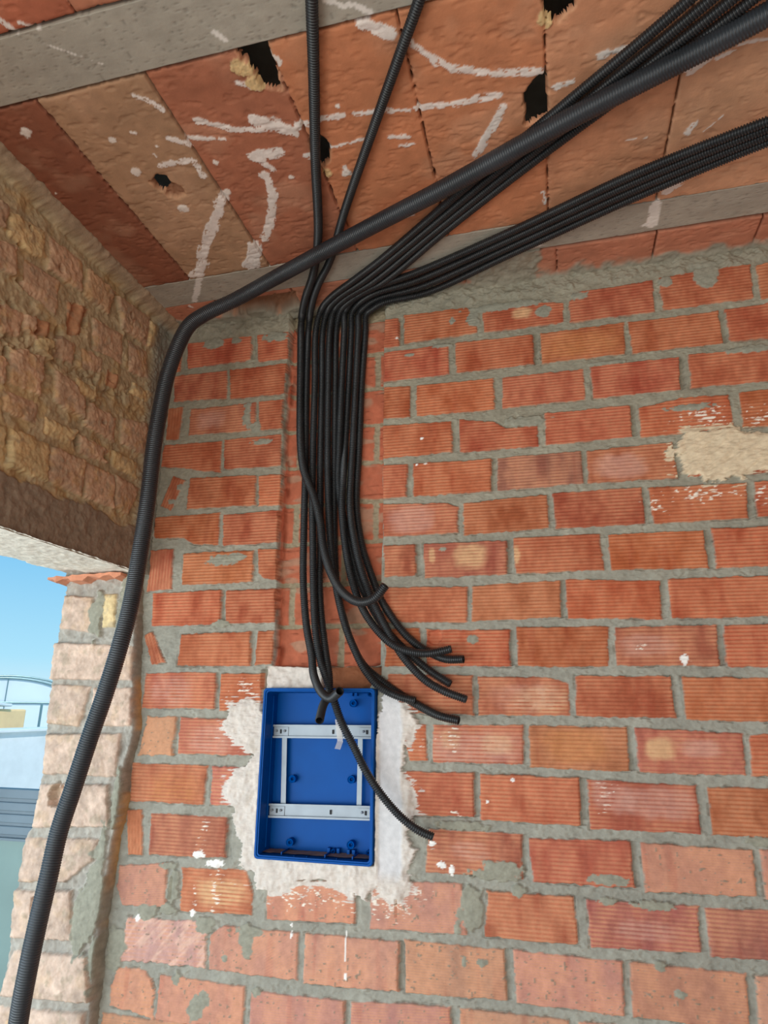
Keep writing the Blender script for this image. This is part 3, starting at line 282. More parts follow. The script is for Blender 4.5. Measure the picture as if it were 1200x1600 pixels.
def paint_brick(R, kind, P, seed, base_h=0.0, soft=False):
    w = R.pbox(P, 0.012)
    if w is None:
        return
    rnd = random.Random(seed)
    x, y = R.U[w], R.V[w]
    sd = poly_sd(x, y, P)
    rough = 0.0022 if kind in 'hopdfv' else 0.004
    edge = rough * fbm(x, y, 0.012, seed, 3) + 0.0015 * fbm(x, y, 0.05, seed + 5, 2)
    sd = sd + edge + 0.0005
    m = sstep(0.0012, -0.0012, sd)
    ys = [p[1] for p in P]
    xs = [p[0] for p in P]
    zb = min(ys)
    # ridges follow the top edge
    if kind == 'v':
        a = np.array(P[0]) - np.array(P[-1])
    else:
        a = np.array(P[1]) - np.array(P[0])
        if kind in 'hopd':
            a = np.array([1.0, 0.0]) + 0.5 * np.array([0, a[1] / max(a[0], 1e-3)]) * 0
    a = a / np.hypot(*a)
    nrm = np.array([-a[1], a[0]])
    t = (x - P[0][0]) * nrm[0] + (y - P[0][1]) * nrm[1]
    per = {'h': .0092, 'o': .0094, 'p': .0092, 'd': .0092, 'v': .0105, 'f': .0056}.get(kind, .009) * rnd.uniform(.96, 1.04)
    ph = t / per + rnd.random()
    fr = ph - np.floor(ph)
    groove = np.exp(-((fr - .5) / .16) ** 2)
    wear = np.clip(0.85 + 0.35 * fbm(x, y, .05, seed + 9, 2), .3, 1.2)
    dep = {'f': .0007, 's': 0, 'r': 0}.get(kind, .0031) * (rnd.uniform(.8, 1.1))
    h = base_h - dep * groove * wear + 0.0006 * fbm(x, y, 0.02, seed + 3, 2) + rnd.uniform(-.0012, .0015)
    if kind in 'sr':
        h = h + .0008 * fbm(x, y, .008, seed + 4, 3)
    h = h - 0.002 * np.exp(np.clip(sd, -1, 0) / 0.0025)
    R.put(w, m, h=h)
    # crack beside the brick here and there
    gap = np.exp(-((sd - 0.0018) / 0.0012) ** 2) * sstep(0.1, 0.5, fbm(x, y, 0.03, seed + 8, 2) + .12)
    R.put(w, gap * (1 - m), add=-0.008)
    # colour
    j = lambda s: rnd.uniform(-s, s)
    base = {'h': (176, 90, 60), 'o': (182, 104, 68), 'p': (176, 96, 74), 'd': (154, 104, 80), 'v': (174, 92, 64),
            'f': (190, 124, 98), 's': (198, 134, 106), 'r': (204, 154, 136)}[kind]
    k = 1 + j(.06)
    low = sstep(1.7, 0.6, (min(ys) + max(ys)) / 2)  # lower bricks painted paler, standing in for brighter light low on the wall
    base = (base[0] * k + 4 * low, base[1] * (k + j(.05)) + 14 * low, base[2] * (k + j(.07)) + 18 * low)
    c = srgb(*[min(250, q) for q in base])
    n1 = fbm(x, y, .05, seed + 11, 3, 1.3, .7)
    n2 = fbm(x, y, .004, seed + 12, 2)
    col = c * (1 + 0.14 * n1 + 0.05 * n2)[..., None]
    streak = sstep(.35, .8, fbm(x, y, .02, seed + 13, 2, 1.0, .12))
    col = col * (1 - .18 * streak * np.array([0.4, 1, 1])[:, None, None]).transpose(1, 2, 0) if True else col
    # crests painted paler than grooves to deepen ridge shading, with some clay dust
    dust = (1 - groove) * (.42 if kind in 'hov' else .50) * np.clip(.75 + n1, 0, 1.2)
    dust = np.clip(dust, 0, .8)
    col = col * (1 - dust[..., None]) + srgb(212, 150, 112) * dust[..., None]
    if kind == 'r':
        q = sstep(-.2, .6, fbm(x + y, y - x, .03, seed + 15, 3, .5, 2))
        col = col * (1 - q[..., None] * .6) + srgb(228, 186, 164) * q[..., None] * .6
    if kind in 'fsr':
        cr = sstep(.74, .9, fbm(x, y, .0075, seed + 21, 2)) * m
        R.put(w, cr, col=srgb(150, 128, 108), add=.0018)
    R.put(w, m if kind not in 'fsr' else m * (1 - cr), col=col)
    # some upright joints are struck back deep, or left half empty
    if kind != 'v':
        dz = rnd.choice([0, .002, .004, .007, .009])
        J = [P[1], (P[1][0] + .0125, P[1][1]), (P[2][0] + .0125, P[2][1] + .004), P[2]] if len(P) == 4 else None
        w2 = R.pbox(J) if J and dz else None
        if w2 is not None:
            x2, y2 = R.U[w2], R.V[w2]
            m2 = sstep(.001, -.0015, poly_sd(x2, y2, J) + .0018 * fbm(x2, y2, .02, seed + 31, 2))
            R.put(w2, m2, add=-dz)

# ---- grid
R = Relief(-0.86, 1.72, 0.22, 2.625, 0.0034, 0.00145)
X, Z = R.U, R.V
nf = fbm(X, Z, .006, 1, 3)
nm = fbm(X, Z, .03, 2, 3)
nl = fbm(X, Z, .15, 3, 2)
R.H[:] = -0.0048 + 0.0011 * nf + 0.0024 * nm
pit = sstep(.35, .75, fbm(X, Z, .014, 5, 3))
R.H -= .0035 * pit * sstep(-.2, .3, nm)
R.C[:] = MORTAR * (1 + 0.10 * nm + .08 * nf + .08 * nl)[..., None]
warm = sstep(1.3, 2.3, Z)[..., None]  # mortar browner and darker upward, imitating the warmer, dimmer light near the ceiling
R.C[:] = R.C * (1 - warm * .8) + R.C * np.array([.98, .92, .80]) * warm * .8
# mortar bed packed up under the ceiling
band = sstep(Z0 - .012, Z0 + .012, Z + .010 * nm + .004 * nf)
R.H += band * (0.006 + 0.006 * nm + 0.0012 * nf)
R.C[:] = R.C * (1 - band[..., None] * .55) + srgb(150, 142, 124) * band[..., None] * .55
# horizontal trowel drag in the beds
R.H += .0007 * fbm(X, Z, .0035, 7, 2)
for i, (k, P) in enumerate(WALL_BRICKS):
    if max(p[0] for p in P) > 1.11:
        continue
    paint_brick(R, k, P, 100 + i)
# the bond runs on to the right and downwards
offs = {1: .99, 2: .97, 3: .86, 4: .99, 5: .88, 6: 1.0, 7: .90, 8: 1.02, 9: .905, 10: 1.04, 11: .92, 12: 1.07, 13: .95, 14: 1.03, 15: .94}
edge_x = {}
for k, P in WALL_BRICKS:
    r = int(round((Z0 - min(p[1] for p in P)) / PC))
    if max(p[0] for p in P) <= 1.11:
        edge_x[r] = max(edge_x.get(r, -9), max(p[0] for p in P))
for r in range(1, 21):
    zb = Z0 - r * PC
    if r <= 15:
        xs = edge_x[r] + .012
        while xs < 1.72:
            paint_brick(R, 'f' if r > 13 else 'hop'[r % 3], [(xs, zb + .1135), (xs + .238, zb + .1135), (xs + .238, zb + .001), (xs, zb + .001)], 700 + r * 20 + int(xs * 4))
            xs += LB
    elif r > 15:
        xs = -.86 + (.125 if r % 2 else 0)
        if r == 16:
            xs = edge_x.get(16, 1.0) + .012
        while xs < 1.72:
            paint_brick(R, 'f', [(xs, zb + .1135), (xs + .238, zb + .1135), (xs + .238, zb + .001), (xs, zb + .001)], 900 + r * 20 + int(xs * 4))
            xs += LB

# ---- chase cut into the wall: the outer cell of the bricks is gone
CHX0, CHX1, CHZ0 = -0.324, -0.004, 1.458
jx = CHX0 + .004 * fbm(Z, Z * 0 + 3.3, .05, 21, 3) * sstep(-.2, -.3, X) + .010 * sstep(1.9, 1.5, Z)
inx = sstep(-.0015, .0015, X - jx) * sstep(.0015, -.0015, X - CHX1 - .0015 * fbm(Z, Z * 0, .04, 22, 2))
inz = sstep(-.001, .001, Z - CHZ0 - .003 * fbm(X, Z * 0, .03, 23, 2))
chm = inx * inz
ch = Relief(-0.36, 0.03, 1.44, 2.625, 0.0034, 0.00145)
cx, cz = ch.U, ch.V
cn = fbm(cx, cz, .008, 31, 3)
ch.H[:] = -0.040 + .003 * cn
ch.C[:] = srgb(158, 142, 116) * (1 + .15 * cn)[..., None]
for r in range(1, 10):
    zb = Z0 - r * PC
    ref = (-.125 if r % 2 else -.002) - .02
    ref = -.125 - .0 if r % 2 else -.030
    for k in (-2, -1, 0, 1):
        x0 = ref + k * LB + .008
        P = [(x0, zb + .112), (x0 + .232, zb + .112), (x0 + .232, zb + .003), (x0, zb + .003)]
        w = ch.pbox(P)
        if w is None:
            continue
        x, y = ch.U[w], ch.V[w]
        s = 2000 + r * 10 + k
        sd = poly_sd(x, y, P) + .003 * fbm(x, y, .015, s, 3)
        m = sstep(.0015, -.0015, sd)
        h = -.038 + .0012 * fbm(x, y, .02, s + 1, 2)
        # stubs of the broken webs run along the brick
        fr = ((y - zb) / .028) % 1.0
        web = np.exp(-((fr - .5) / .09) ** 2) * sstep(-.1, .4, fbm(x, y, .03, s + 2, 3, 1, .4))
        h = h + .0035 * web * (1 + fbm(x, y, .006, s + 6, 2))
        col = srgb(186, 104, 76) * (1 + .12 * fbm(x, y, .03, s + 3, 3))[..., None]
        col = col * (1 - .25 * web[..., None])
        sm = sstep(.3, .7, fbm(x, y, .04, s + 4, 2, .5, 1.5))
        col = col * (1 - sm[..., None] * .5) + srgb(170, 150, 125) * sm[..., None] * .5
        ch.put(w, m, col=col, h=h)
i0 = int(round((-0.36 - R.u0) / R.du))
j0 = int(round((1.44 - R.v0) / R.dv))
nvs = min(ch.nv, R.nv - j0)
sl = (slice(j0, j0 + nvs), slice(i0, i0 + ch.nu))
cm = chm[sl]
R.H[sl] = R.H[sl] * (1 - cm) + ch.H[:nvs] * cm
R.C[sl] = R.C[sl] * (1 - cm[..., None]) + ch.C[:nvs] * cm[..., None]
# torn left cheek of the chase, with the broken cells of the cut bricks
w = R.box(-.335, -.300, 1.46, 2.56, 0)
x, y = R.U[w], R.V[w]
lip = np.exp(-((x - jx[w] - .006) / .006) ** 2) * sstep(.0, .3, fbm(x, y, .03, 41, 3, 1.5, .35))
R.put(w, lip * .9, col=srgb(150, 66, 42) * (1 + .2 * fbm(x, y, .01, 42, 2))[..., None])
R.put(w, lip * .8, h=-.014 + .004 * fbm(x, y, .03, 43, 2, 1, .4))

# ---- blobs, stains, drips
def spots(R, table, hole_depth=.02, seed0=3000, gate=None):
    for i, (k, cx_, cz_, rx, rz) in enumerate(table):
        w = R.box(cx_ - rx * 1.6, cx_ + rx * 1.6, cz_ - rz * 1.6, cz_ + rz * 1.6, .006)
        if w is None:
            continue
        x, y = R.U[w], R.V[w]
        s = seed0 + i * 7
        r = np.sqrt(((x - cx_) / rx) ** 2 + ((y - cz_) / rz) ** 2)
        sc = min(rx, rz)
        n = fbm(x, y, max(sc * .8, .006), s, 3)
        if k in ('beige', 'tan', 'veil'):
            r = ((np.abs(x - cx_) / rx) ** 3 + (np.abs(y - cz_) / rz) ** 3) ** (1 / 3)
            m = sstep(1.25, .6, r + .18 * n) * {'beige': .74, 'tan': .48, 'veil': .5}[k]
            c = {'beige': srgb(222, 178, 132), 'tan': srgb(204, 136, 82), 'veil': srgb(212, 164, 146)}[k]
            top = sstep(-.0016, -.0004, R.H[w])
            R.put(w, m * (.45 + .55 * top) * (R.H[w] > -.003), col=c)
        elif k == 'mortar':
            m = sstep(1.06, .94, r + .38 * n)
            hh = np.maximum(R.H[w], .0006) + .0022 * np.clip(1 - r, 0, 1) + .0008 * fbm(x, y, .005, s + 2, 2)
            R.put(w, m, col=MORTAR2 * (1 + .12 * fbm(x, y, .008, s + 1, 2))[..., None], h=hh)
        elif k == 'white':
            m = sstep(1.08, .9, r + .35 * n)
            R.put(w, m, col=srgb(242, 234, 226) * np.ones(x.shape + (1,)), add=.0012)
        elif k == 'dash':
            top = sstep(-.0013, -.0006, R.H[w])
            d = fbm(x, y, .008, s, 3, .7, 1.6)
            m = top * sstep(.12, .32, d - .75 * np.clip(r - .35, 0, 9)) * (R.H[w] < .004)
            R.put(w, m, col=srgb(240, 224, 206) * np.ones(x.shape + (1,)), add=.0006)
        elif k in ('dark', 'hole'):
            m = sstep(1.08, .9, r + .25 * n)
            R.put(w, m, h=-hole_depth if k == 'hole' else -.008)
        elif k == 'fibre':
            m = sstep(1.05, .85, r + .5 * n)
            R.put(w, m, col=srgb(214, 180, 130) * (1 + .3 * fbm(x, y, .003, s + 1, 2))[..., None], add=.003 + .004 * fbm(x, y, .004, s + 2, 2))
spots(R, WALL_SPOTS, .012)

# ---- dried plaster, thick around the box and in the patch on the right
for i, P in enumerate(PLASTER):
    w = R.pbox(P, .05)
    x, y = R.U[w], R.V[w]
    sd0 = poly_sd(x, y, P)
    nA = fbm(x, y, .03, 51 + i, 3)
    nB = fbm(x, y, .007, 53 + i, 3, .5, 1.6)
    sd = sd0 + .008 * nA + .007 * nB - .003
    low = np.clip(-.0006 - R.H[w], 0, .004)
    m = sstep(.0012, -.0012, sd + low * 3.2)
    c0 = PLASTER_C if i == 0 else PLASTER_B
    col = c0 * (1 + .05 * nA + .05 * nB)[..., None]
    dirt = sstep(.35, .7, fbm(x, y, .02, 57 + i, 3))
    col = col * (1 - dirt[..., None] * .22) + srgb(176, 156, 130) * dirt[..., None] * .22
    strokes = (fbm(x, y, .022, 61 + i, 4, 1.4, .7) - .6 * np.abs(fbm(x, y, .016, 63, 3, 1.5, .6))) if i == 0 else fbm(x * .8 + y * .6, y * .8 - x * .6, .012, 61, 3, .35, 1.6)
    thick = .0006 + .0065 * sstep(0, -.018, sd0)
    hh = thick + .0034 * strokes + .0020 * nA + .0011 * nB
    if i == 0:
        sm = sstep(0, .004, x + .004) * sstep(.062, .050, x - .0 + .004 * nA) * sstep(.93, .97, y)
        hh = hh * (1 - sm) + (.002 + .0005 * nA) * sm
        col = col * (1 - sm[..., None]) + (srgb(214, 208, 206) * (1 + .02 * nA)[..., None]) * sm[..., None]
    R.put(w, m, col=col, h=np.maximum(hh, R.H[w] * .4))
    # isolated plaster caught on the ridge tops round the edge
    fr = sstep(.20, .45, fbm(x, y, .010, 65 + i, 3, .45, 1.6) - 18 * np.clip(sd0, 0, 1)) * (sd0 > -.01) * (R.H[w] > -.0012)
    R.put(w, fr * .9, col=c0, add=.0005)

# ---- recess above the box
w = R.box(-.345, .0, 1.390, 1.462, 0)
x, y = R.U[w], R.V[w]
n = fbm(x, y, .02, 71, 3)
m = sstep(-.003, .0, x + .335 + .004 * n) * sstep(.003, 0, x + .004 + .03 * sstep(1.44, 1.40, y)) * sstep(.003, 0, y - 1.456 + .003 * n)
pl = sstep(.01, -.01, x + .168 + .004 * n)
h = -.010 * pl - .036 * (1 - pl) + .004 * n
col = PLASTER_C * pl[..., None] + srgb(150, 92, 62) * (1 - pl[..., None])
R.put(w, m, col=col * (1 + .08 * n)[..., None], h=h)
w = R.box(-.352, -.330, 1.40, 1.45, 0)
R.put(w, sstep(.004, .0, np.abs(R.U[w] + .341) - .004) * .8, h=-.03)

# ---- pocket the box sits in
BX0, BX1, BZ0, BZ1 = -.333, -.011, .970, 1.400
w = R.box(BX0, BX1, BZ0, BZ1, .0)
x, y = R.U[w], R.V[w]
m = ((x > BX0 + .002) & (x < BX1 - .002) & (y > BZ0 + .002) & (y < BZ1 - .002)).astype(float)
R.put(w, m, h=-.088, col=PLASTER_C)
# brick gone at the far left edge: the wall dives behind the old jamb
R.H -= .02 * sstep(-.80, -.83, X)
wall_back = R.mesh('wall_back', lambda U, V, H: np.stack([U, -H, V], -1), M_WALL)
tag(wall_back, 'ribbed orange brick wall with grey mortar and a vertical chase', kind='structure')
del R, ch, nf, nm, nl, jx, inx, inz, chm, band, warm

# ================================================================ left wall
def old_brick(R, kind, P, seed, amp=1.0, ochre=.55, tear=1.0):
    w = R.pbox(P, .02)
    if w is None:
        return
    rnd = random.Random(seed)
    x, y = R.U[w], R.V[w]
    sd = poly_sd(x, y, P) + tear * (.0045 * fbm(x, y, .02, seed, 3) + .002 * fbm(x, y, .006, seed + 1, 2)) - .002
    m = sstep(.002, -.002, sd)
    a, b = rnd.uniform(-.06, .06), rnd.uniform(-.06, .06)
    cx_ = sum(p[0] for p in P) / len(P)
    cy_ = sum(p[1] for p in P) / len(P)
    h = .004 + rnd.uniform(-.004, .006) + a * (x - cx_) + b * (y - cy_) + .0022 * fbm(x, y, .02, seed + 2, 3) + .001 * fbm(x, y, .006, seed + 6, 2)
    h = h - .006 * np.exp(np.clip(sd, -1, 0) / .006)
    if kind == 'b':
        fr = np.sin((x - cx_) / .0075)
        h = h + .006 * fr - .006
    R.put(w, m, h=h * amp + R.H[w] * (1 - amp))
    base = {'k': (204, 168, 136), 'y': (212, 184, 136), 'o': (206, 168, 130), 'b': (188, 138, 102), 'w': (198, 168, 146)}[kind]
    kk = 1 + rnd.uniform(-.05, .05)
    col = srgb(*[q * kk for q in base]) * (1 + .16 * fbm(x, y, .03, seed + 3, 3) + .08 * fbm(x, y, .008, seed + 4, 2))[..., None]
    q = sstep(.05, .7, fbm(x, y, .035, seed + 5, 3))[..., None] * ochre
    col = col * (1 - q) + srgb(206, 166, 112) * q
    q = sstep(.25, .7, fbm(x, y, .025, seed + 7, 3))[..., None] * .5
    col = col * (1 - q) + srgb(160, 142, 118) * q
    R.put(w, m, col=col)

XL = -.76
R = Relief(-1.45, .02, 1.735, 2.625, .0026, .0026)
Y_, Z_ = R.U, R.V
nA = fbm(Y_, Z_, .03, 81, 4)
nB = fbm(Y_, Z_, .010, 82, 3)
R.H[:] = -.005 + .0048 * nA + .0014 * nB
R.C[:] = srgb(190, 170, 134) * (1 + .16 * nA + .12 * nB)[..., None]
q = sstep(.0, .6, fbm(Y_, Z_, .05, 83, 3))[..., None] * .6
R.C[:] = R.C * (1 - q) + srgb(196, 162, 110) * q
for i, (k, P) in enumerate(LEFT_BRICKS):
    old_brick(R, k, P, 4000 + i * 9)
# courses further along the wall, towards the camera
for r in range(7):
    zt = 2.585 - r * .105
    y0 = -.83 - .12 * (r % 2)
    for c in range(4):
        a = y0 - c * .25
        if a - .23 < -1.46:
            break
        old_brick(R, 'kyok'[(r + c) % 4], [(a - .225, zt), (a, zt), (a, zt - .09), (a - .225, zt - .09)], 4500 + r * 40 + c * 9)
spots(R, LEFT_SPOTS, .02, 4800)
# broken belt of rubble where the outer cells have fallen off
belt = sstep(.05, .02, np.abs(Z_ - 2.235 - .12 * (Y_ + .35))) * sstep(-.1, .5, fbm(Y_, Z_, .03, 86, 3))
R.H -= belt * (.006 + .010 * np.abs(fbm(Y_, Z_, .012, 87, 3)))
R.C[:] = R.C * (1 - .25 * belt[..., None]) + srgb(150, 128, 96) * .25 * belt[..., None]
# rough lintel band over the opening
lt = 1.865 + .012 * fbm(Y_, Z_ * 0, .08, 88, 3) - .02 * Y_ * 0
lm = sstep(.004, -.004, Z_ - lt + .004 * nB)
R.H[:] = R.H * (1 - lm) + lm * (.002 + .003 * nA + .0012 * nB)
lc = srgb(152, 134, 114) * (1 + .14 * nA + .06 * nB)[..., None]
R.C[:] = R.C * (1 - lm[..., None]) + lc * lm[..., None]
# grey mortar in the corner with the new wall
cm = sstep(-.10, -.045, Y_ + .018 * nA + .010 * nB + .02 * sstep(2.0, 2.5, Z_))
R.H[:] = R.H * (1 - cm) + cm * (.002 + .004 * nA + .002 * nB + .012 * sstep(-.03, .01, Y_))
R.C[:] = R.C * (1 - cm[..., None]) + (srgb(138, 134, 120) * (1 + .1 * nB)[..., None]) * cm[..., None]
# fillet against the ceiling
fm = sstep(2.568, 2.584, Z_ + .004 * nA + .001 * nB)
R.H = R.H * (1 - fm) + fm * (.008 + .034 * sstep(2.565, 2.60, Z_) + .004 * nA + .0015 * nB)
R.C[:] = R.C * (1 - fm[..., None]) + (srgb(166, 142, 116) * (1 + .1 * nB)[..., None]) * fm[..., None]
wall_left = R.mesh('wall_left', lambda U, V, H: np.stack([XL + H, U, V], -1), M_OLD)
tag(wall_left, 'rough old tan brick wall above the opening', kind='structure')

# soffit of the opening: pale render under the lintel, ragged outer edge
R = Relief(-1.07, -.752, -1.45, .0, .004, .004)
sx_, sy_ = R.U, R.V
nA = fbm(sx_, sy_, .04, 91, 3)
nB = fbm(sx_, sy_, .012, 92, 3)
R.H[:] = .002 * nA + .0015 * nB
outer = -1.035 + .008 * fbm(sy_, sy_ * 0, .05, 93, 3)
step = sstep(.006, -.002, sx_ - (-.93 + .012 * fbm(sy_, sy_ * 0, .06, 94, 3)))
R.H += -.010 * step
R.H += -.09 * sstep(.006, -.006, sx_ - outer)
R.C[:] = srgb(226, 216, 200) * (1 + .06 * nA + .05 * nB)[..., None]
edge = np.exp(-((sx_ + .93) / .012) ** 2)[..., None] * .35
R.C[:] = R.C * (1 - edge) + srgb(150, 128, 104) * edge
soffit = R.mesh('soffit', lambda U, V, H: np.stack([U, V, 1.737 - H], -1), M_OLD, wall_left, flip=True)

# jamb: the end face of the old wall, beside the new one
R = Relief(-1.16, -.690, .25, 1.775, .0026, .0026)
jx_, jz_ = R.U, R.V
nA = fbm(jx_, jz_, .03, 101, 4)
nB = fbm(jx_, jz_, .009, 102, 3)
R.H[:] = -.009 + .005 * nA + .0022 * nB
R.C[:] = srgb(164, 154, 140) * (1 + .10 * nA + .12 * nB)[..., None]
for i, (k, P) in enumerate(JAMB_BRICKS):
    old_brick(R, {'y': 'y', 'k': 'w', 'o': 'w'}.get(k, 'w'), P, 5000 + i * 9, 1.0, .18, .55)
for r in range(3):
    zt = .555 - r * .11
    old_brick(R, 'w', [(-1.02, zt), (-.76, zt), (-.76, zt - .09), (-1.02, zt - .09)], 5200 + r * 9)
lift = np.array([1.0, 1.02, 1.06])
R.C[:] = R.C * lift
spots(R, JAMB_SPOTS, .028, 5300)
zz = np.array([p[1] for p in JAMB_OUT][::-1])
out_x = np.interp(jz_, zz, np.array([p[0] for p in JAMB_OUT][::-1])) + .004 * fbm(jz_, jz_ * 0, .02, 103, 3)
zz = np.array([p[1] for p in JAMB_IN][::-1])
in_x = np.interp(jz_, zz, np.array([p[0] for p in JAMB_IN][::-1])) + .004 * fbm(jz_, jz_ * 0, .03, 104, 3)
R.H -= .12 * sstep(.0, -.02, jx_ - out_x)
R.H -= (.052 + .006 * nA) * sstep(-.001, .009, jx_ - in_x)
inner = sstep(-.001, .005, jx_ - in_x)[..., None]
mustard = sstep(.0, .2, fbm(jx_ * 0, jz_, .12, 105, 2))[..., None]
R.C[:] = R.C * (1 - inner) + (srgb(196, 152, 102) * mustard + srgb(150, 140, 124) * (1 - mustard)) * inner * (1 + .1 * nB[..., None])
jamb = R.mesh('jamb', lambda U, V, H: np.stack([U, -.04 - H, V], -1), M_OLD, wall_left,
              keep=(jx_ > out_x - .02) & (jx_ < in_x + .030))
tag(jamb, 'pale pinkish old brick end face of the opening')
del R

def mesh_obj(name, bm, mat, parent=None, smooth=False):
    me = bpy.data.meshes.new(name)
    bmesh.ops.recalc_face_normals(bm, faces=bm.faces)
    bm.to_mesh(me)
    bm.free()
    me.materials.append(mat)
    if smooth:
        for p in me.polygons:
            p.use_smooth = True
    return link(bpy.data.objects.new(name, me), parent)

def add_box(bm, x0, x1, y0, y1, z0, z1, bev=0.0, seg=2):
    r = bmesh.ops.create_cube(bm, size=1)
    vs = r['verts']
    for v in vs:
        v.co = Vector(((x0 + x1) / 2 + v.co.x * (x1 - x0), (y0 + y1) / 2 + v.co.y * (y1 - y0), (z0 + z1) / 2 + v.co.z * (z1 - z0)))
    if bev > 0:
        es = list({e for v in vs for e in v.link_edges})
        bmesh.ops.bevel(bm, geom=es, offset=bev, segments=seg, affect='EDGES', profile=.5)

def add_cyl(bm, c, r, d, axis='Y', seg=20, r2=None):
    M = {'Y': Matrix.Rotation(math.pi / 2, 4, 'X'), 'X': Matrix.Rotation(math.pi / 2, 4, 'Y'), 'Z': Matrix.Identity(4)}[axis]
    bmesh.ops.create_cone(bm, cap_ends=True, segments=seg, radius1=r, radius2=r if r2 is None else r2, depth=d, matrix=Matrix.Translation(c) @ M)

# slab of broken terracotta on top of the jamb, its hollow cells showing
M_TERRA = material('broken_terracotta', srgb(206, 136, 104), rough=.9, noise=.15, bump=.5, bscale=120)
bm = bmesh.new()
rt = random.Random(4)
n = 14
top = []
for i in range(n + 1):
    x = -1.055 + .262 * i / n
    d = .012 * rt.random()
    th = .004 + .016 * (1 if i in (2, 5, 6, 7, 10, 13) else .25) * rt.uniform(.7, 1.1)
    zt = 1.725 + .004 * rt.random() + .006 * i / n
    top.append([bm.verts.new((x, -.062 - d, zt)), bm.verts.new((x, -.062 - d, zt - th)), bm.verts.new((x, -.02, zt - th - .004)), bm.verts.new((x, -.02, zt))])
for a, b in zip(top[:-1], top[1:]):
    for k in range(4):
        bm.faces.new([a[k], a[(k + 1) % 4], b[(k + 1) % 4], b[k]])
bm.faces.new(top[0])
bm.faces.new(top[-1])
mesh_obj('terracotta_tile', bm, M_TERRA, wall_left)

# ================================================================ ceiling
CZ = 2.60
R = Relief(-.80, 1.75, -1.75, .03, .0032, .0032)
x, y = R.U, R.V
nA = fbm(x, y, .05, 111, 3)
nB = fbm(x, y, .010, 112, 3)
blocks = [(-.82, -.559), (-.559, -.2945), (-.2945, -.021), (-.021, .2412), (.2412, .510), (.510, .777), (.777, 1.04), (1.04, 1.305), (1.305, 1.57), (1.57, 1.83)]
tones = [(142, 84, 60), (172, 130, 98), (168, 102, 74), (192, 120, 82), (194, 124, 86), (196, 134, 98), (206, 150, 114), (206, 146, 108), (200, 134, 98), (200, 134, 100)]
spans = [(-.874, -.238, 0), (-1.75, -1.012, 1), (-.124, .03, 2)]
R.H[:] = .03
R.C[:] = srgb(70, 55, 45)
for sy0, sy1, si in spans:
    for bi, (a, b) in enumerate(blocks):
        if si == 1:
            a, b = a - .055, b - .055
            tone = [(172, 94, 66), (174, 98, 70), (184, 116, 86)][bi % 3]
        elif si == 2:
            a, b = a + .02, b + .02
            tone = (184, 116, 88)
        else:
            tone = tones[bi]
        e0 = -.0105 * (a - .06) if si < 2 else 0
        P = [(a + .0014, sy0 + .001), (b - .0014, sy0 + .001), (b - .0014, sy1 - .011 * (b - .06) / 1 * (si == 0) - .001), (a + .0014, sy1 - .011 * (a - .06) * (si == 0) - .001)]
        w = R.pbox(P, .01)
        if w is None:
            continue
        s = 6000 + si * 200 + bi * 11
        X1, Y1 = R.U[w], R.V[w]
        sd = poly_sd(X1, Y1, P) + .0014 * fbm(X1, Y1, .012, s, 3) - .0004
        m = sstep(.001, -.001, sd)
        rb = random.Random(s)
        # extruded clay skin: small wavy dents lying across the block
        d1 = sstep(.28, .62, fbm(X1, Y1, .014, s + 1, 3, .55, 1.4))
        d2 = sstep(.45, .8, fbm(X1, Y1, .03, s + 2, 3, .6, 1.3))
        h = rb.uniform(-.001, .001) + .0018 * d1 + .0014 * d2 + .0014 * fbm(X1, Y1, .06, s + 3, 2) + .003 * np.exp(np.clip(sd, -1, 0) / .003)
        R.put(w, m, h=h)
        col = srgb(*tone) * (1 + .10 * fbm(X1, Y1, .10, s + 4, 3) + .05 * fbm(X1, Y1, .015, s + 5, 2) - .06 * d1)[..., None]
        lime = sstep(.2, .8, fbm(X1, Y1, .12, s + 6, 3))[..., None] * .25
        col = col * (1 - lime) + srgb(206, 160, 128) * lime
        R.put(w, m, col=col)
cut = np.zeros(R.U.shape, bool)
for i, P in enumerate(CEIL_HOLES):
    w = R.pbox(P, .02)
    X1, Y1 = R.U[w], R.V[w]
    sd = poly_sd(X1, Y1, P) + .004 * fbm(X1, Y1, .012, 6500 + i, 3) - .001
    m = sstep(.002, -.002, sd)
    dep = .012 if i == 3 else (.035 if i == 6 else .085)
    if i in (3, 6):
        R.put(w, m, h=dep + .004 * fbm(X1, Y1, .01, 6520 + i, 2), col=srgb(150, 104, 76) * np.ones(m.shape + (1,)))
    else:
        R.put(w, m, h=.016, col=srgb(150, 96, 68) * np.ones(m.shape + (1,)))
        cut[w] |= sd < -.004
    rim = np.exp(-(np.clip(sd, 0, 1) / .004) ** 2) * (1 - m)
    R.put(w, rim * .6, col=srgb(214, 160, 120), add=.002)
for i, (P, wd) in enumerate(STROKES):
    if wd < .0005:
        continue
    w = R.pbox(P, wd * 2 + .01)
    if w is None:
        continue
    X1, Y1 = R.U[w], R.V[w]
    d = seg_d(X1, Y1, P)
    a = np.array(P[-1]) - np.array(P[0])
    a = a / (np.hypot(*a) + 1e-9)
    u = X1 * a[0] + Y1 * a[1]
    v = -X1 * a[1] + Y1 * a[0]
    n1 = fbm(u, v, .02, 6600 + i, 3, .6, 1.6)
    n2 = fbm(u, v, .006, 6700 + i, 3, .5, 1.8)
    m = sstep(.0012, -.0012, d - wd * (.88 + .42 * n1) + .004 * np.clip(n2, -.3, 1) + .006 * sstep(.35, .7, n2))
    R.put(w, m, col=srgb(226, 208, 196) * (1 + .05 * n2)[..., None], add=-.0012)
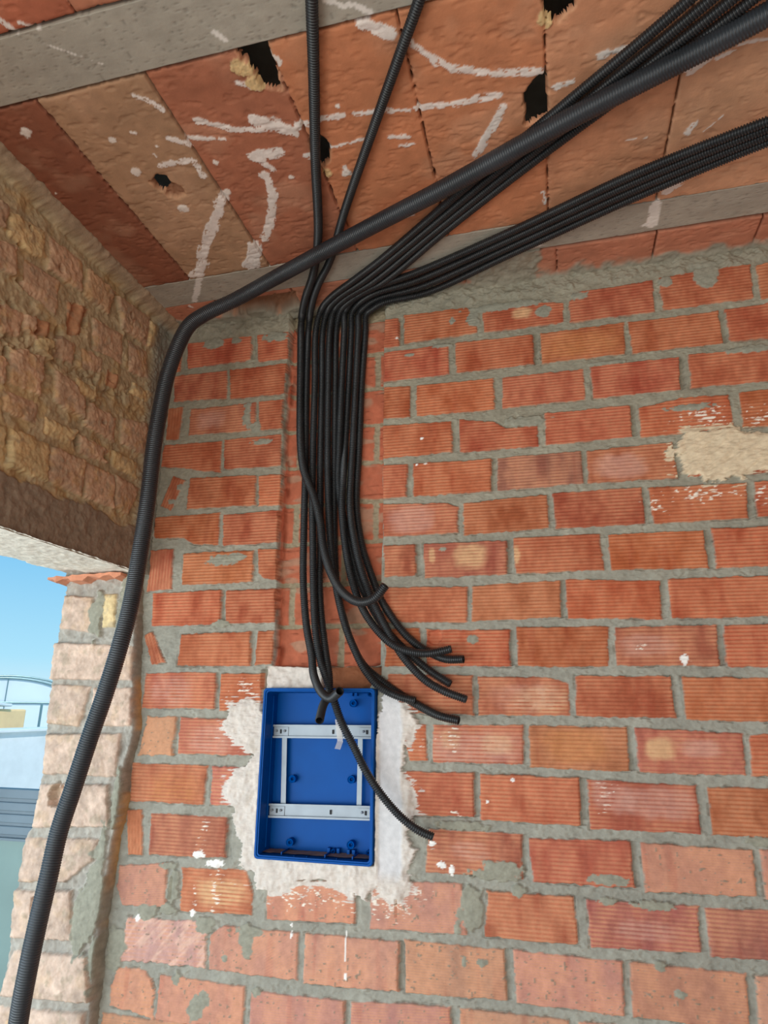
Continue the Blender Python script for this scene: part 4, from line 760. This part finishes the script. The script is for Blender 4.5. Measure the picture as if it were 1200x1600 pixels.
for i, t in enumerate(CEIL_SPOTS):
    k, cx_, cy_, rx, ry = t
    w = R.box(cx_ - rx * 1.8, cx_ + rx * 1.8, cy_ - ry * 1.8, cy_ + ry * 1.8, .01)
    X1, Y1 = R.U[w], R.V[w]
    r = np.sqrt(((X1 - cx_) / rx) ** 2 + ((Y1 - cy_) / rx) ** 2)
    m = sstep(1.1, .9, r + .4 * fbm(X1, Y1, .012, 6800 + i, 3))
    if k == 'white':
        R.put(w, m, col=srgb(224, 206, 192), add=-.001)
    else:
        R.put(w, m, col=srgb(208, 172, 122) * (1 + .25 * fbm(X1, Y1, .004, 6850 + i, 2))[..., None], add=-.003 - .0016 * fbm(X1, Y1, .003, 6900 + i, 2))
# mortar smears on the strip next to the wall
w = R.box(-.8, 1.75, -.13, .03, 0)
X1, Y1 = R.U[w], R.V[w]
mm = sstep(-.040, -.018, Y1 + .026 * fbm(X1, Y1, .06, 121, 3))
pad = sstep(.02, .0, np.abs(X1 - .375) - .10 + .02 * fbm(X1, Y1, .03, 122, 3)) 
mm = np.maximum(mm, pad)
R.put(w, mm, col=srgb(150, 140, 122) * (1 + .14 * fbm(X1, Y1, .02, 123, 3))[..., None], h=-.003 + .004 * fbm(X1, Y1, .02, 124, 3) - .004 * sstep(-.02, .01, Y1))
ceiling = R.mesh('ceiling', lambda U, V, H: np.stack([U, V, CZ + H], -1), M_CEIL, flip=True, keep=~cut)
tag(ceiling, 'terracotta ceiling blocks between concrete beams, splashed with white', kind='structure')
del R

bm = bmesh.new()
add_box(bm, -1.06, 3.4, -4.6, .25, 2.72, 2.95)
add_box(bm, 1.74, 3.4, -4.6, .25, 2.61, 2.73)
add_box(bm, -1.06, 1.75, -4.6, -1.74, 2.61, 2.73)
slab = mesh_obj('ceiling_slab', bm, material('slab_concrete', srgb(150, 140, 126), rough=.9), None)
tag(slab, kind='structure')

M_BEAM = material('beam_concrete', attr='tint', rough=.75, noise=.08, nscale=25, bump=.2, bscale=160, spec=.4)
def beam(name, Y0, Y1, label, seed, skew):
    R = Relief(-.80, 1.75, -.068, .068, .005, .002)
    x, t = R.U, R.V
    half = (Y1 - Y0) / 2
    mid = (Y0 + Y1) / 2
    k = t / .068
    e = np.abs(k)
    R.H[:] = .0006 * fbm(x, t, .03, seed, 2) + .004 * sstep(.94, 1, e) ** 2
    yy = mid + skew * (x - .15) + np.clip(k * 1.06, -1, 1) * (half - .0012)
    R.H += .06 * sstep(.975, 1.0, e)
    R.C[:] = srgb(166, 154, 138) * (1 + .07 * fbm(x, t, .12, seed + 1, 3) + .05 * fbm(x, t, .01, seed + 2, 2, .3, 1))[..., None]
    pores = sstep(.62, .8, fbm(x, t, .006, seed + 3, 2))
    R.H += .0012 * pores
    R.C *= (1 - .25 * pores[..., None])
    for i, (P, wd) in enumerate(STROKES):
        cy = sum(p[1] for p in P) / len(P)
        if not (Y0 - .03 < cy < Y1 + .03) or wd < .0005:
            continue
        d = seg_d(x, yy, P)
        n2 = fbm(x, yy, .012, seed + 50 + i, 3)
        m = sstep(.0015, -.0015, d - wd + .006 * np.clip(n2, -.2, 1))
        R.C[:] = R.C * (1 - m[..., None]) + srgb(222, 210, 198) * m[..., None]
    o = R.mesh(name, lambda U, V, H: np.stack([U, yy, CZ - .0005 + H], -1), M_BEAM, flip=True)
    tag(o, label, kind='structure')
    return o
beam('trim_1', -.242, -.1285, 'grey concrete ceiling beam closest to the brick wall', 130, -.0118)
beam('trim_2', -1.008, -.878, 'grey concrete ceiling beam further from the brick wall', 140, 0.0)

# floor, never seen but it bounces light
bm = bmesh.new()
add_box(bm, -.78, 3.4, -4.6, .0, -.12, 0)
tag(mesh_obj('floor', bm, material('floor_screed', srgb(176, 164, 148), rough=.9)), kind='structure')

bm = bmesh.new()
add_box(bm, 3.3, 3.5, -4.7, .3, -.1, 2.9)  # unseen wall added to keep sky light out from the right
tag(mesh_obj('unseen_wall_right', bm, material('plain_brick_side', srgb(178, 120, 96), rough=.9, noise=.1)), kind='structure')

# ================================================================ corrugated conduits
M_PIPE = material('black_polythene', (0.019, 0.019, 0.020), rough=.38, noise=.25, nscale=12, bump=.0, spec=.5)
M_PIPE2 = material('black_conduit_shell', (0.026, 0.027, 0.030), rough=.38, noise=.25, nscale=10, bump=.0, spec=.5)

def spline(P, step):
    P = [np.array(p, float) for p in P]
    P = [2 * P[0] - P[1]] + P + [2 * P[-1] - P[-2]]
    pts = []
    for i in range(1, len(P) - 2):
        p0, p1, p2, p3 = P[i - 1:i + 3]
        # centripetal Catmull-Rom
        t0 = 0
        t1 = t0 + max(np.linalg.norm(p1 - p0), 1e-6) ** .5
        t2 = t1 + max(np.linalg.norm(p2 - p1), 1e-6) ** .5
        t3 = t2 + max(np.linalg.norm(p3 - p2), 1e-6) ** .5
        for t in np.linspace(t1, t2, 24, endpoint=False):
            a1 = (t1 - t) / (t1 - t0) * p0 + (t - t0) / (t1 - t0) * p1
            a2 = (t2 - t) / (t2 - t1) * p1 + (t - t1) / (t2 - t1) * p2
            a3 = (t3 - t) / (t3 - t2) * p2 + (t - t2) / (t3 - t2) * p3
            b1 = (t2 - t) / (t2 - t0) * a1 + (t - t0) / (t2 - t0) * a2
            b2 = (t3 - t) / (t3 - t1) * a2 + (t - t1) / (t3 - t1) * a3
            pts.append((t2 - t) / (t2 - t1) * b1 + (t - t1) / (t2 - t1) * b2)
    pts.append(P[-2])
    pts = np.array(pts)
    for _ in range(6):
        pts[1:-1] = .25 * pts[:-2] + .5 * pts[1:-1] + .25 * pts[2:]
    s = np.concatenate([[0], np.cumsum(np.linalg.norm(np.diff(pts, axis=0), axis=1))])
    n = int(s[-1] / step)
    q = np.linspace(0, s[-1], n + 1)
    return np.stack([np.interp(q, s, pts[:, k]) for k in range(3)], 1)

def conduit(name, path, r, pitch, depth, label, group, mat, seg=14, open_end=True):
    c = spline(path, pitch / 6)
    n = len(c)
    T = np.gradient(c, axis=0)
    T /= np.linalg.norm(T, axis=1)[:, None]
    N = np.zeros_like(T)
    v = np.cross(T[0], [0.3, 0.2, 1.0])
    N[0] = v / np.linalg.norm(v)
    for i in range(1, n):
        v = N[i - 1] - T[i] * (N[i - 1] @ T[i])
        N[i] = v / np.linalg.norm(v)
    B = np.cross(T, N)
    prof = np.array([r - .25 * depth, r, r, r - .25 * depth, r - depth, r - depth])
    rad = prof[np.arange(n) % 6]
    rings = [(c[i], N[i], B[i], rad[i]) for i in range(n)]
    if open_end:
        ri = r * .78
        rings.append((c[-1], N[-1], B[-1], ri))
        back = min(n - 1, int(.07 / (pitch / 6)))
        for i in range(n - 1, n - 1 - back, -4):
            rings.append((c[i], N[i], B[i], ri))
    a = np.linspace(0, 2 * math.pi, seg, endpoint=False)
    ca, sa = np.cos(a), np.sin(a)
    co = np.concatenate([ctr[None] + rr * (ca[:, None] * n_[None] + sa[:, None] * b_[None]) for ctr, n_, b_, rr in rings])
    m = len(rings)
    idx = np.arange(m * seg).reshape(m, seg)
    q = np.stack([idx[:-1], np.roll(idx[:-1], -1, 1), np.roll(idx[1:], -1, 1), idx[1:]], -1).reshape(-1, 4)
    me = bpy.data.meshes.new(name)
    me.vertices.add(len(co))
    me.vertices.foreach_set('co', co.astype(np.float32).ravel())
    me.loops.add(q.size)
    me.loops.foreach_set('vertex_index', q.ravel().astype(np.int32))
    me.polygons.add(len(q))
    me.polygons.foreach_set('loop_start', (np.arange(len(q)) * 4).astype(np.int32))
    me.polygons.foreach_set('loop_total', np.full(len(q), 4, np.int32))
    me.polygons.foreach_set('use_smooth', np.ones(len(q), bool))
    me.update()
    me.validate()
    me.materials.append(mat)
    o = link(bpy.data.objects.new(name, me))
    return tag(o, label, 'conduit', group)

G = 'thin corrugated conduits in the wall chase'
LAB = {
 'a': 'thin black corrugated conduit, left of the two crossing the ceiling, ending in an upturned hook',
 'b': 'thin black corrugated conduit, leftmost in the chase, open mouth at the box top',
 'c': 'black corrugated conduit hanging longest, crossing in front of the blue box to its lower right',
 'd': 'black corrugated conduit with its open mouth over the upper steel rail of the box',
 'e': 'black corrugated conduit whose tip lies against another just right of the box top corner',
 'f': 'black corrugated conduit ending beyond the box top corner, lowest tip on the right brickwork',
 'g': 'black corrugated conduit with the shorter of the two downward sloping tips right of the chase',
 'h': 'black corrugated conduit with the topmost of the near horizontal tips right of the chase',
 'i': 'black corrugated conduit with the longer of the two downward sloping tips right of the chase',
 'j': 'black corrugated conduit ending nearly level just below the topmost tip right of the chase',
}
for k in 'abcdefghij':
    conduit('corrugated_conduit', PATHS[k], {'a': .0122, 'b': .0112, 'd': .0112}.get(k, .0109), .0056, .0028, LAB[k], G, M_PIPE)
conduit('large_conduit', PATHS['big'], .0215, .0056, .0014,
        'thick black conduit sweeping from the ceiling corner down past the old brick jamb', None, M_PIPE2, seg=26)

# ================================================================ blue flush box
M_BLUE = material('blue_plastic', srgb(0, 76, 150), rough=.4, noise=.07, nscale=14, bump=.04, bscale=60, spec=.10)
M_STEEL = material('galvanised_steel', srgb(150, 155, 160), rough=.55, metal=.55, noise=.10, nscale=18, bump=.05)
M_DARK = material('slot_shadow_steel', (0.02, 0.02, 0.022), rough=.8)
M_DUST = material('brick_dust', srgb(150, 112, 92), rough=.95, noise=.3, nscale=30)
box = bpy.data.objects.new('electrical_box', None)
link(box)
box.location = ((BX0 + BX1) / 2, 0.07, BZ0)
tag(box, 'blue plastic flush-mounting electrical box set in white plaster', 'electrical box')
OX, OY, OZ = box.location
def part(name, bm, mat, parent=box, smooth=False, label=None):
    bmesh.ops.translate(bm, verts=bm.verts, vec=(-OX, -OY, -OZ))
    o = mesh_obj(name, bm, mat, parent, smooth)
    if label:
        o['label'] = label
    return o
x0, x1, z0, z1 = BX0 + .002, BX1 - .002, BZ0 + .002, BZ1 - .001
yf, yb = -.014, .060
t = .0035
bm = bmesh.new()
def ring(y, inset, dz=0):
    c = .010
    a, b, l, h = x0 + inset, x1 - inset, z0 + inset, z1 - inset
    pts = []
    for (px, pz, s) in ((b - c, h - c, 0), (a + c, h - c, 90), (a + c, l + c, 180), (b - c, l + c, 270)):
        for q in range(5):
            an = math.radians(s + q * 22.5)
            rr = max(c - inset * .4, .002)
            pts.append(bm.verts.new((px + rr * math.cos(an), y, pz + rr * math.sin(an))))
    return pts
rs = [ring(yb + .003, 0), ring(yf, 0), ring(yf - .001, .001), ring(yf - .001, .0035), ring(yf + .002, .0045), ring(yf + .002, .0065), ring(yb, .0085)]
for a, b in zip(rs[:-1], rs[1:]):
    for k in range(len(a)):
        bm.faces.new([a[k], a[(k + 1) % len(a)], b[(k + 1) % len(a)], b[k]])
bm.faces.new(rs[-1])
bm.faces.new(rs[0][::-1])
part('box_body', bm, M_BLUE)
# stiffening ribs and dust on the inner floor
for xx in (-.262, -.143, -.07):
    bm = bmesh.new()
    add_box(bm, xx - .0012, xx + .0012, .002, .055, z0 + .007, z0 + .017)
    part('floor_rib', bm, M_BLUE)
for xx in (-.225, -.19, -.110):
    bm = bmesh.new()
    add_box(bm, xx - .001, xx + .001, -.004, .045, z0 + .007, z0 + .011)
    part('floor_rib', bm, M_BLUE)
bm = bmesh.new()
g = bmesh.ops.create_grid(bm, x_segments=40, y_segments=10, size=.5)
rd = random.Random(2)
for v in bm.verts:
    v.co = Vector((-.172 + v.co.x * .292, .030 + v.co.y * .048, z0 + .0126 + rd.random() * .0012))
part('dust', bm, M_DUST, smooth=True).__setitem__('kind', 'stuff')
# mouldings along the left inner side and the top corners
for zz_ in np.linspace(z0 + .04, z1 - .04, 5):
    bm = bmesh.new()
    add_box(bm, x0 + .008, x0 + .011, .004, .045, zz_ - .001, zz_ + .001)
    part('side_rib', bm, M_BLUE)
bm = bmesh.new()
add_box(bm, x0 + .010, x0 + .013, .030, .034, z0 + .02, z1 - .02)
part('side_rib', bm, M_BLUE)
def boss(px, pz, r=.010):
    bm = bmesh.new()
    add_cyl(bm, (px, yb - .009, pz), r, .020, seg=24)
    # open screw socket
    tmp = [f for f in bm.faces if f.normal.y < -.9]
    rr = bmesh.ops.inset_region(bm, faces=tmp, thickness=r * .30)
    bmesh.ops.translate(bm, verts=list({v for f in tmp for v in f.verts}), vec=(0, .003, 0))
    rr = bmesh.ops.inset_region(bm, faces=tmp, thickness=r * .28)
    bmesh.ops.translate(bm, verts=list({v for f in tmp for v in f.verts}), vec=(0, -.003, 0))
    bm.normal_update()
    rr = bmesh.ops.inset_region(bm, faces=tmp, thickness=r * .18)
    bmesh.ops.translate(bm, verts=list({v for f in tmp for v in f.verts}), vec=(0, .010, 0))
    part('screw_boss', bm, M_BLUE)
for px, pz in ((-.0896, 1.3605), (-.2576, 1.1613), (-.0901, 1.1654), (-.2565, 1.0046), (-.0878, 1.0076)):
    boss(px, pz)
boss(-.042, 1.385, .006)
boss(-.040, .992, .006)
boss(-.135, .990, .006)
for px, pz in ((-.096, 1.386), (-.083, 1.386), (-.148, .991), (-.122, .991), (-.094, .990), (-.080, .990)):
    bm = bmesh.new()
    add_box(bm, px - .004, px + .004, yb - .016, yb, pz - .006, pz + .006, .0008)
    part('clip', bm, M_BLUE)
# two top-hat rails
def rail(zc, tilt):
    L0, L1 = -.3175, -.0285
    ym = .034
    bm = bmesh.new()
    prof = [(-.0175, .0), (-.0175, -.0012), (-.0125, -.0012), (-.0125, .0055), (.0125, .0055), (.0125, -.0012), (.0175, -.0012), (.0175, .0),
            (.0137, .0), (.0137, .0067), (-.0137, .0067), (-.0137, .0)]
    rows = []
    for X_ in (L0, L1):
        rows.append([bm.verts.new((X_, ym + py, zc + pz + tilt * (X_ - L0))) for pz, py in prof])
    for k in range(len(prof)):
        a, b = rows[0][k], rows[0][(k + 1) % len(prof)]
        c, d = rows[1][(k + 1) % len(prof)], rows[1][k]
        bm.faces.new([a, b, c, d])
    bm.faces.new(rows[0])
    bm.faces.new(rows[1][::-1])
    r = part('mounting_rail', bm, M_STEEL, label='galvanised steel rail')
    for xa, xb in ((L0 + .002, L0 + .044), (L1 - .040, L1 - .002)):
        bm = bmesh.new()
        add_box(bm, xa, xb, ym + .0035, ym + .0052, zc - .0118 + tilt * (xa - L0), zc + .0118 + tilt * (xa - L0), .0004)
        part('end_plate', bm, M_STEEL, r)
    for xs, sw in ((L0 + .022, .0026), (-.143, .0026), (L1 - .018, .0032)):
        bm = bmesh.new()
        add_box(bm, xs - sw, xs + sw, ym + .0022, ym + .0046, zc - .006 + tilt * (xs - L0), zc + .005 + tilt * (xs - L0), .001)
        part('slot', bm, M_DARK, r, label='dark oval slot')
    for xs in (L0 + .009, L0 + .034, L1 - .028, L1 - .004):
        bm = bmesh.new()
        add_cyl(bm, (xs, ym + .0012, zc + .001 + tilt * (xs - L0)), .0034, .006, seg=16, r2=.0028)
        part('screw', bm, M_STEEL, r, True)
    return r
r1 = rail(1.2840, .010)
r2 = rail(1.0810, .020)
for xa, xb in ((-.293, -.2785), (-.0735, -.0600)):
    bm = bmesh.new()
    sh = -.006 if xa < -.2 else 0
    vs = [(xa - sh * -1, .0425, 1.268), (xb - sh * -1, .0425, 1.268), (xb, .0425, 1.094), (xa, .0425, 1.094)]
    add_box(bm, xa, xb, .0420, .0440, 1.094, 1.272, .0003)
    bmesh.ops.translate(bm, verts=[v for v in bm.verts if v.co.z < 1.2], vec=(.006 if xa < -.2 else 0, 0, 0))
    part('rail_support', bm, M_STEEL, label='flat galvanised strip')
# scrap of clear tape on the upper rail
mt = bpy.data.materials.new('clear_tape')
mt.use_nodes = True
b = mt.node_tree.nodes['Principled BSDF']
b.inputs['Base Color'].default_value = (.75, .66, .58, 1)
b.inputs['Alpha'].default_value = .3
b.inputs['Roughness'].default_value = .2
bm = bmesh.new()
pts = [(-.136, .030, 1.318), (-.128, .031, 1.262), (-.1335, .026, 1.243)]
prev = None
for i, (a, yy_, c) in enumerate(pts):
    q = [bm.verts.new((a, yy_, c)), bm.verts.new((a + .016, yy_, c - .002)), bm.verts.new((a + .016, yy_ + .0006, c - .002)), bm.verts.new((a, yy_ + .0006, c))]
    if prev:
        for k in range(4):
            bm.faces.new([prev[k], prev[(k + 1) % 4], q[(k + 1) % 4], q[k]])
    prev = q
part('tape_scrap', bm, mt, label='scrap of clear adhesive tape')

# ================================================================ outside the opening
M_WHITE = material('white_render', srgb(232, 236, 238), rough=.9, noise=.06, nscale=9, bump=.6, bscale=30)
M_ALU = material('aluminium', srgb(112, 124, 132), rough=.5, metal=.2, noise=.08, nscale=8, bump=0)
M_GREEN = material('green_board', srgb(122, 142, 136), rough=.5, noise=.10, nscale=5, bump=.05)
M_YEL = material('yellow_foam', srgb(255, 214, 160), rough=.9, noise=.08, nscale=6, bump=.3, bscale=20)
M_GH = material('greenhouse_film', srgb(222, 234, 242), rough=.6, noise=.05, nscale=.3, bump=0)
M_GHF = material('greenhouse_tube', srgb(120, 150, 156), rough=.4, metal=.4, noise=.05, bump=0)
bm = bmesh.new()
add_box(bm, -3.75, -3.5, -3, 9, -.5, 1.145)
add_box(bm, -3.78, -3.47, -3, 9, 1.145, 1.165, .004)
tag(mesh_obj('exterior_wall', bm, M_WHITE), 'white rendered parapet wall beyond the opening', kind='structure')
bm = bmesh.new()
add_box(bm, -3.5, -1.10, -3, 9, -.4, -.2)
add_box(bm, -120, -3.75, -60, 120, -1.4, -1.2)
tag(mesh_obj('ground', bm, material('pale_ground', srgb(200, 196, 186), rough=.95, noise=.1, nscale=.5)), kind='structure')

sash = bpy.data.objects.new('aluminium_screen', None)
link(sash)
sash.location = (-1.9, .36, -.2)
tag(sash, 'grey aluminium slatted screen with a dull green panel below, outside the opening', 'screen')
def spart(name, bm, mat, label=None):
    bmesh.ops.translate(bm, verts=bm.verts, vec=(1.9, -.36, .2))
    o = mesh_obj(name, bm, mat, sash)
    if label:
        o['label'] = label
for k, (za, zb_) in enumerate(((1.030, 1.062), (.990, 1.018), (.952, .980), (.914, .942))):
    bm = bmesh.new()
    add_box(bm, -2.6, -1.13, .345, .375, za, zb_, .003)
    add_box(bm, -2.6, -1.13, .352, .370, za - .012, za + .001)
    spart('slat', bm, M_ALU)
bm = bmesh.new()
add_box(bm, -2.6, -1.13, .34, .38, .897, .905)
spart('bottom_profile', bm, M_ALU)
bm = bmesh.new()
add_box(bm, -2.6, -1.13, .352, .368, -.19, .898)
spart('board', bm, M_GREEN, 'dull green scratched panel')

gh = bpy.data.objects.new('greenhouse', None)
link(gh)
gh.location = (-40, 42, -1.2)
tag(gh, 'distant arched plastic greenhouse behind the white parapet', 'greenhouse')
uy = Vector((.707, .707, 0))     # along its gable
ax = Vector((-.707, .707, 0))    # away from us
ctr = Vector((-40.0, 41.4, 0))
def arch(sc_, zs, k):
    a = math.pi * k / 28
    return ctr + uy * (-5.2 * sc_ * math.cos(a)) + Vector((0, 0, .2 + 3.0 * zs * math.sin(a) ** .8))
def gmesh(name, bm, mat, label=None):
    bmesh.ops.translate(bm, verts=bm.verts, vec=-Vector(gh.location))
    o = mesh_obj(name, bm, mat, gh)
    if label:
        o['label'] = label
bm = bmesh.new()
rows = []
for d in (0, 14):
    rr = [bm.verts.new(arch(1, 1, k) + ax * d) for k in range(29)]
    low = [bm.verts.new(Vector((v.co.x, v.co.y, -1.2))) for v in (rr[0], rr[-1])]
    rows.append([low[0]] + rr + [low[1]])
for a, b in zip(rows[0][:-1], rows[0][1:]):
    i = rows[0].index(a)
    bm.faces.new([a, b, rows[1][i + 1], rows[1][i]])
bm.faces.new(rows[0])
bm.faces.new(rows[1][::-1])
gmesh('film_cover', bm, M_GH)
def tube_between(bm, a, b, r):
    d = b - a
    q = d.to_track_quat('Z', 'Y').to_matrix().to_4x4()
    bmesh.ops.create_cone(bm, cap_ends=True, segments=8, radius1=r, radius2=r, depth=d.length, matrix=Matrix.Translation((a + b) / 2) @ q)
for d, nm_ in ((-.1, 'gable_hoop'), (-4.5, 'bare_hoop')):
    bm = bmesh.new()
    for k in range(28):
        tube_between(bm, arch(1.01, 1.01, k) + ax * d * 0 - ax * abs(d), arch(1.01, 1.01, k + 1) - ax * abs(d), .07)
    if nm_ == 'gable_hoop':
        tube_between(bm, arch(1, 1, 3) - ax * .1, arch(1, 1, 25) - ax * .1, .06)
        tube_between(bm, arch(1, 1, 14) - ax * .1, Vector((ctr.x, ctr.y, -1.2)) - ax * .1, .04)
    gmesh(nm_, bm, M_GHF)

bm = bmesh.new()
tube_between(bm, Vector((-8, 8.07, -1.2)), Vector((-8, 8.07, 1.345)), .02)
tag(mesh_obj('pole', bm, M_GHF), 'thin grey upright pole in front of the distant greenhouse', 'pole')
for i, (ya, yb_, zt, lab) in enumerate(((5.06, 5.50, 1.285, 'pale yellow block behind the parapet, nearer the brick jamb'),
                                        (4.30, 5.02, 1.31, 'pale yellow block behind the parapet, cut by the left picture edge'))):
    bm = bmesh.new()
    add_box(bm, -6.5, -6.0, ya, yb_, -1.2, zt, .02)
    tag(mesh_obj('yellow_block', bm, M_YEL), lab, 'block', 'yellow blocks behind the parapet')
bm = bmesh.new()
add_box(bm, -6.6, -5.95, 4.2, 5.2, 1.315, 1.35, .01)
for v in bm.verts:
    v.co.z += (5.2 - v.co.y) * .06
tag(mesh_obj('cover_sheet', bm, M_WHITE), 'white sheet lying over the yellow blocks', 'sheet')
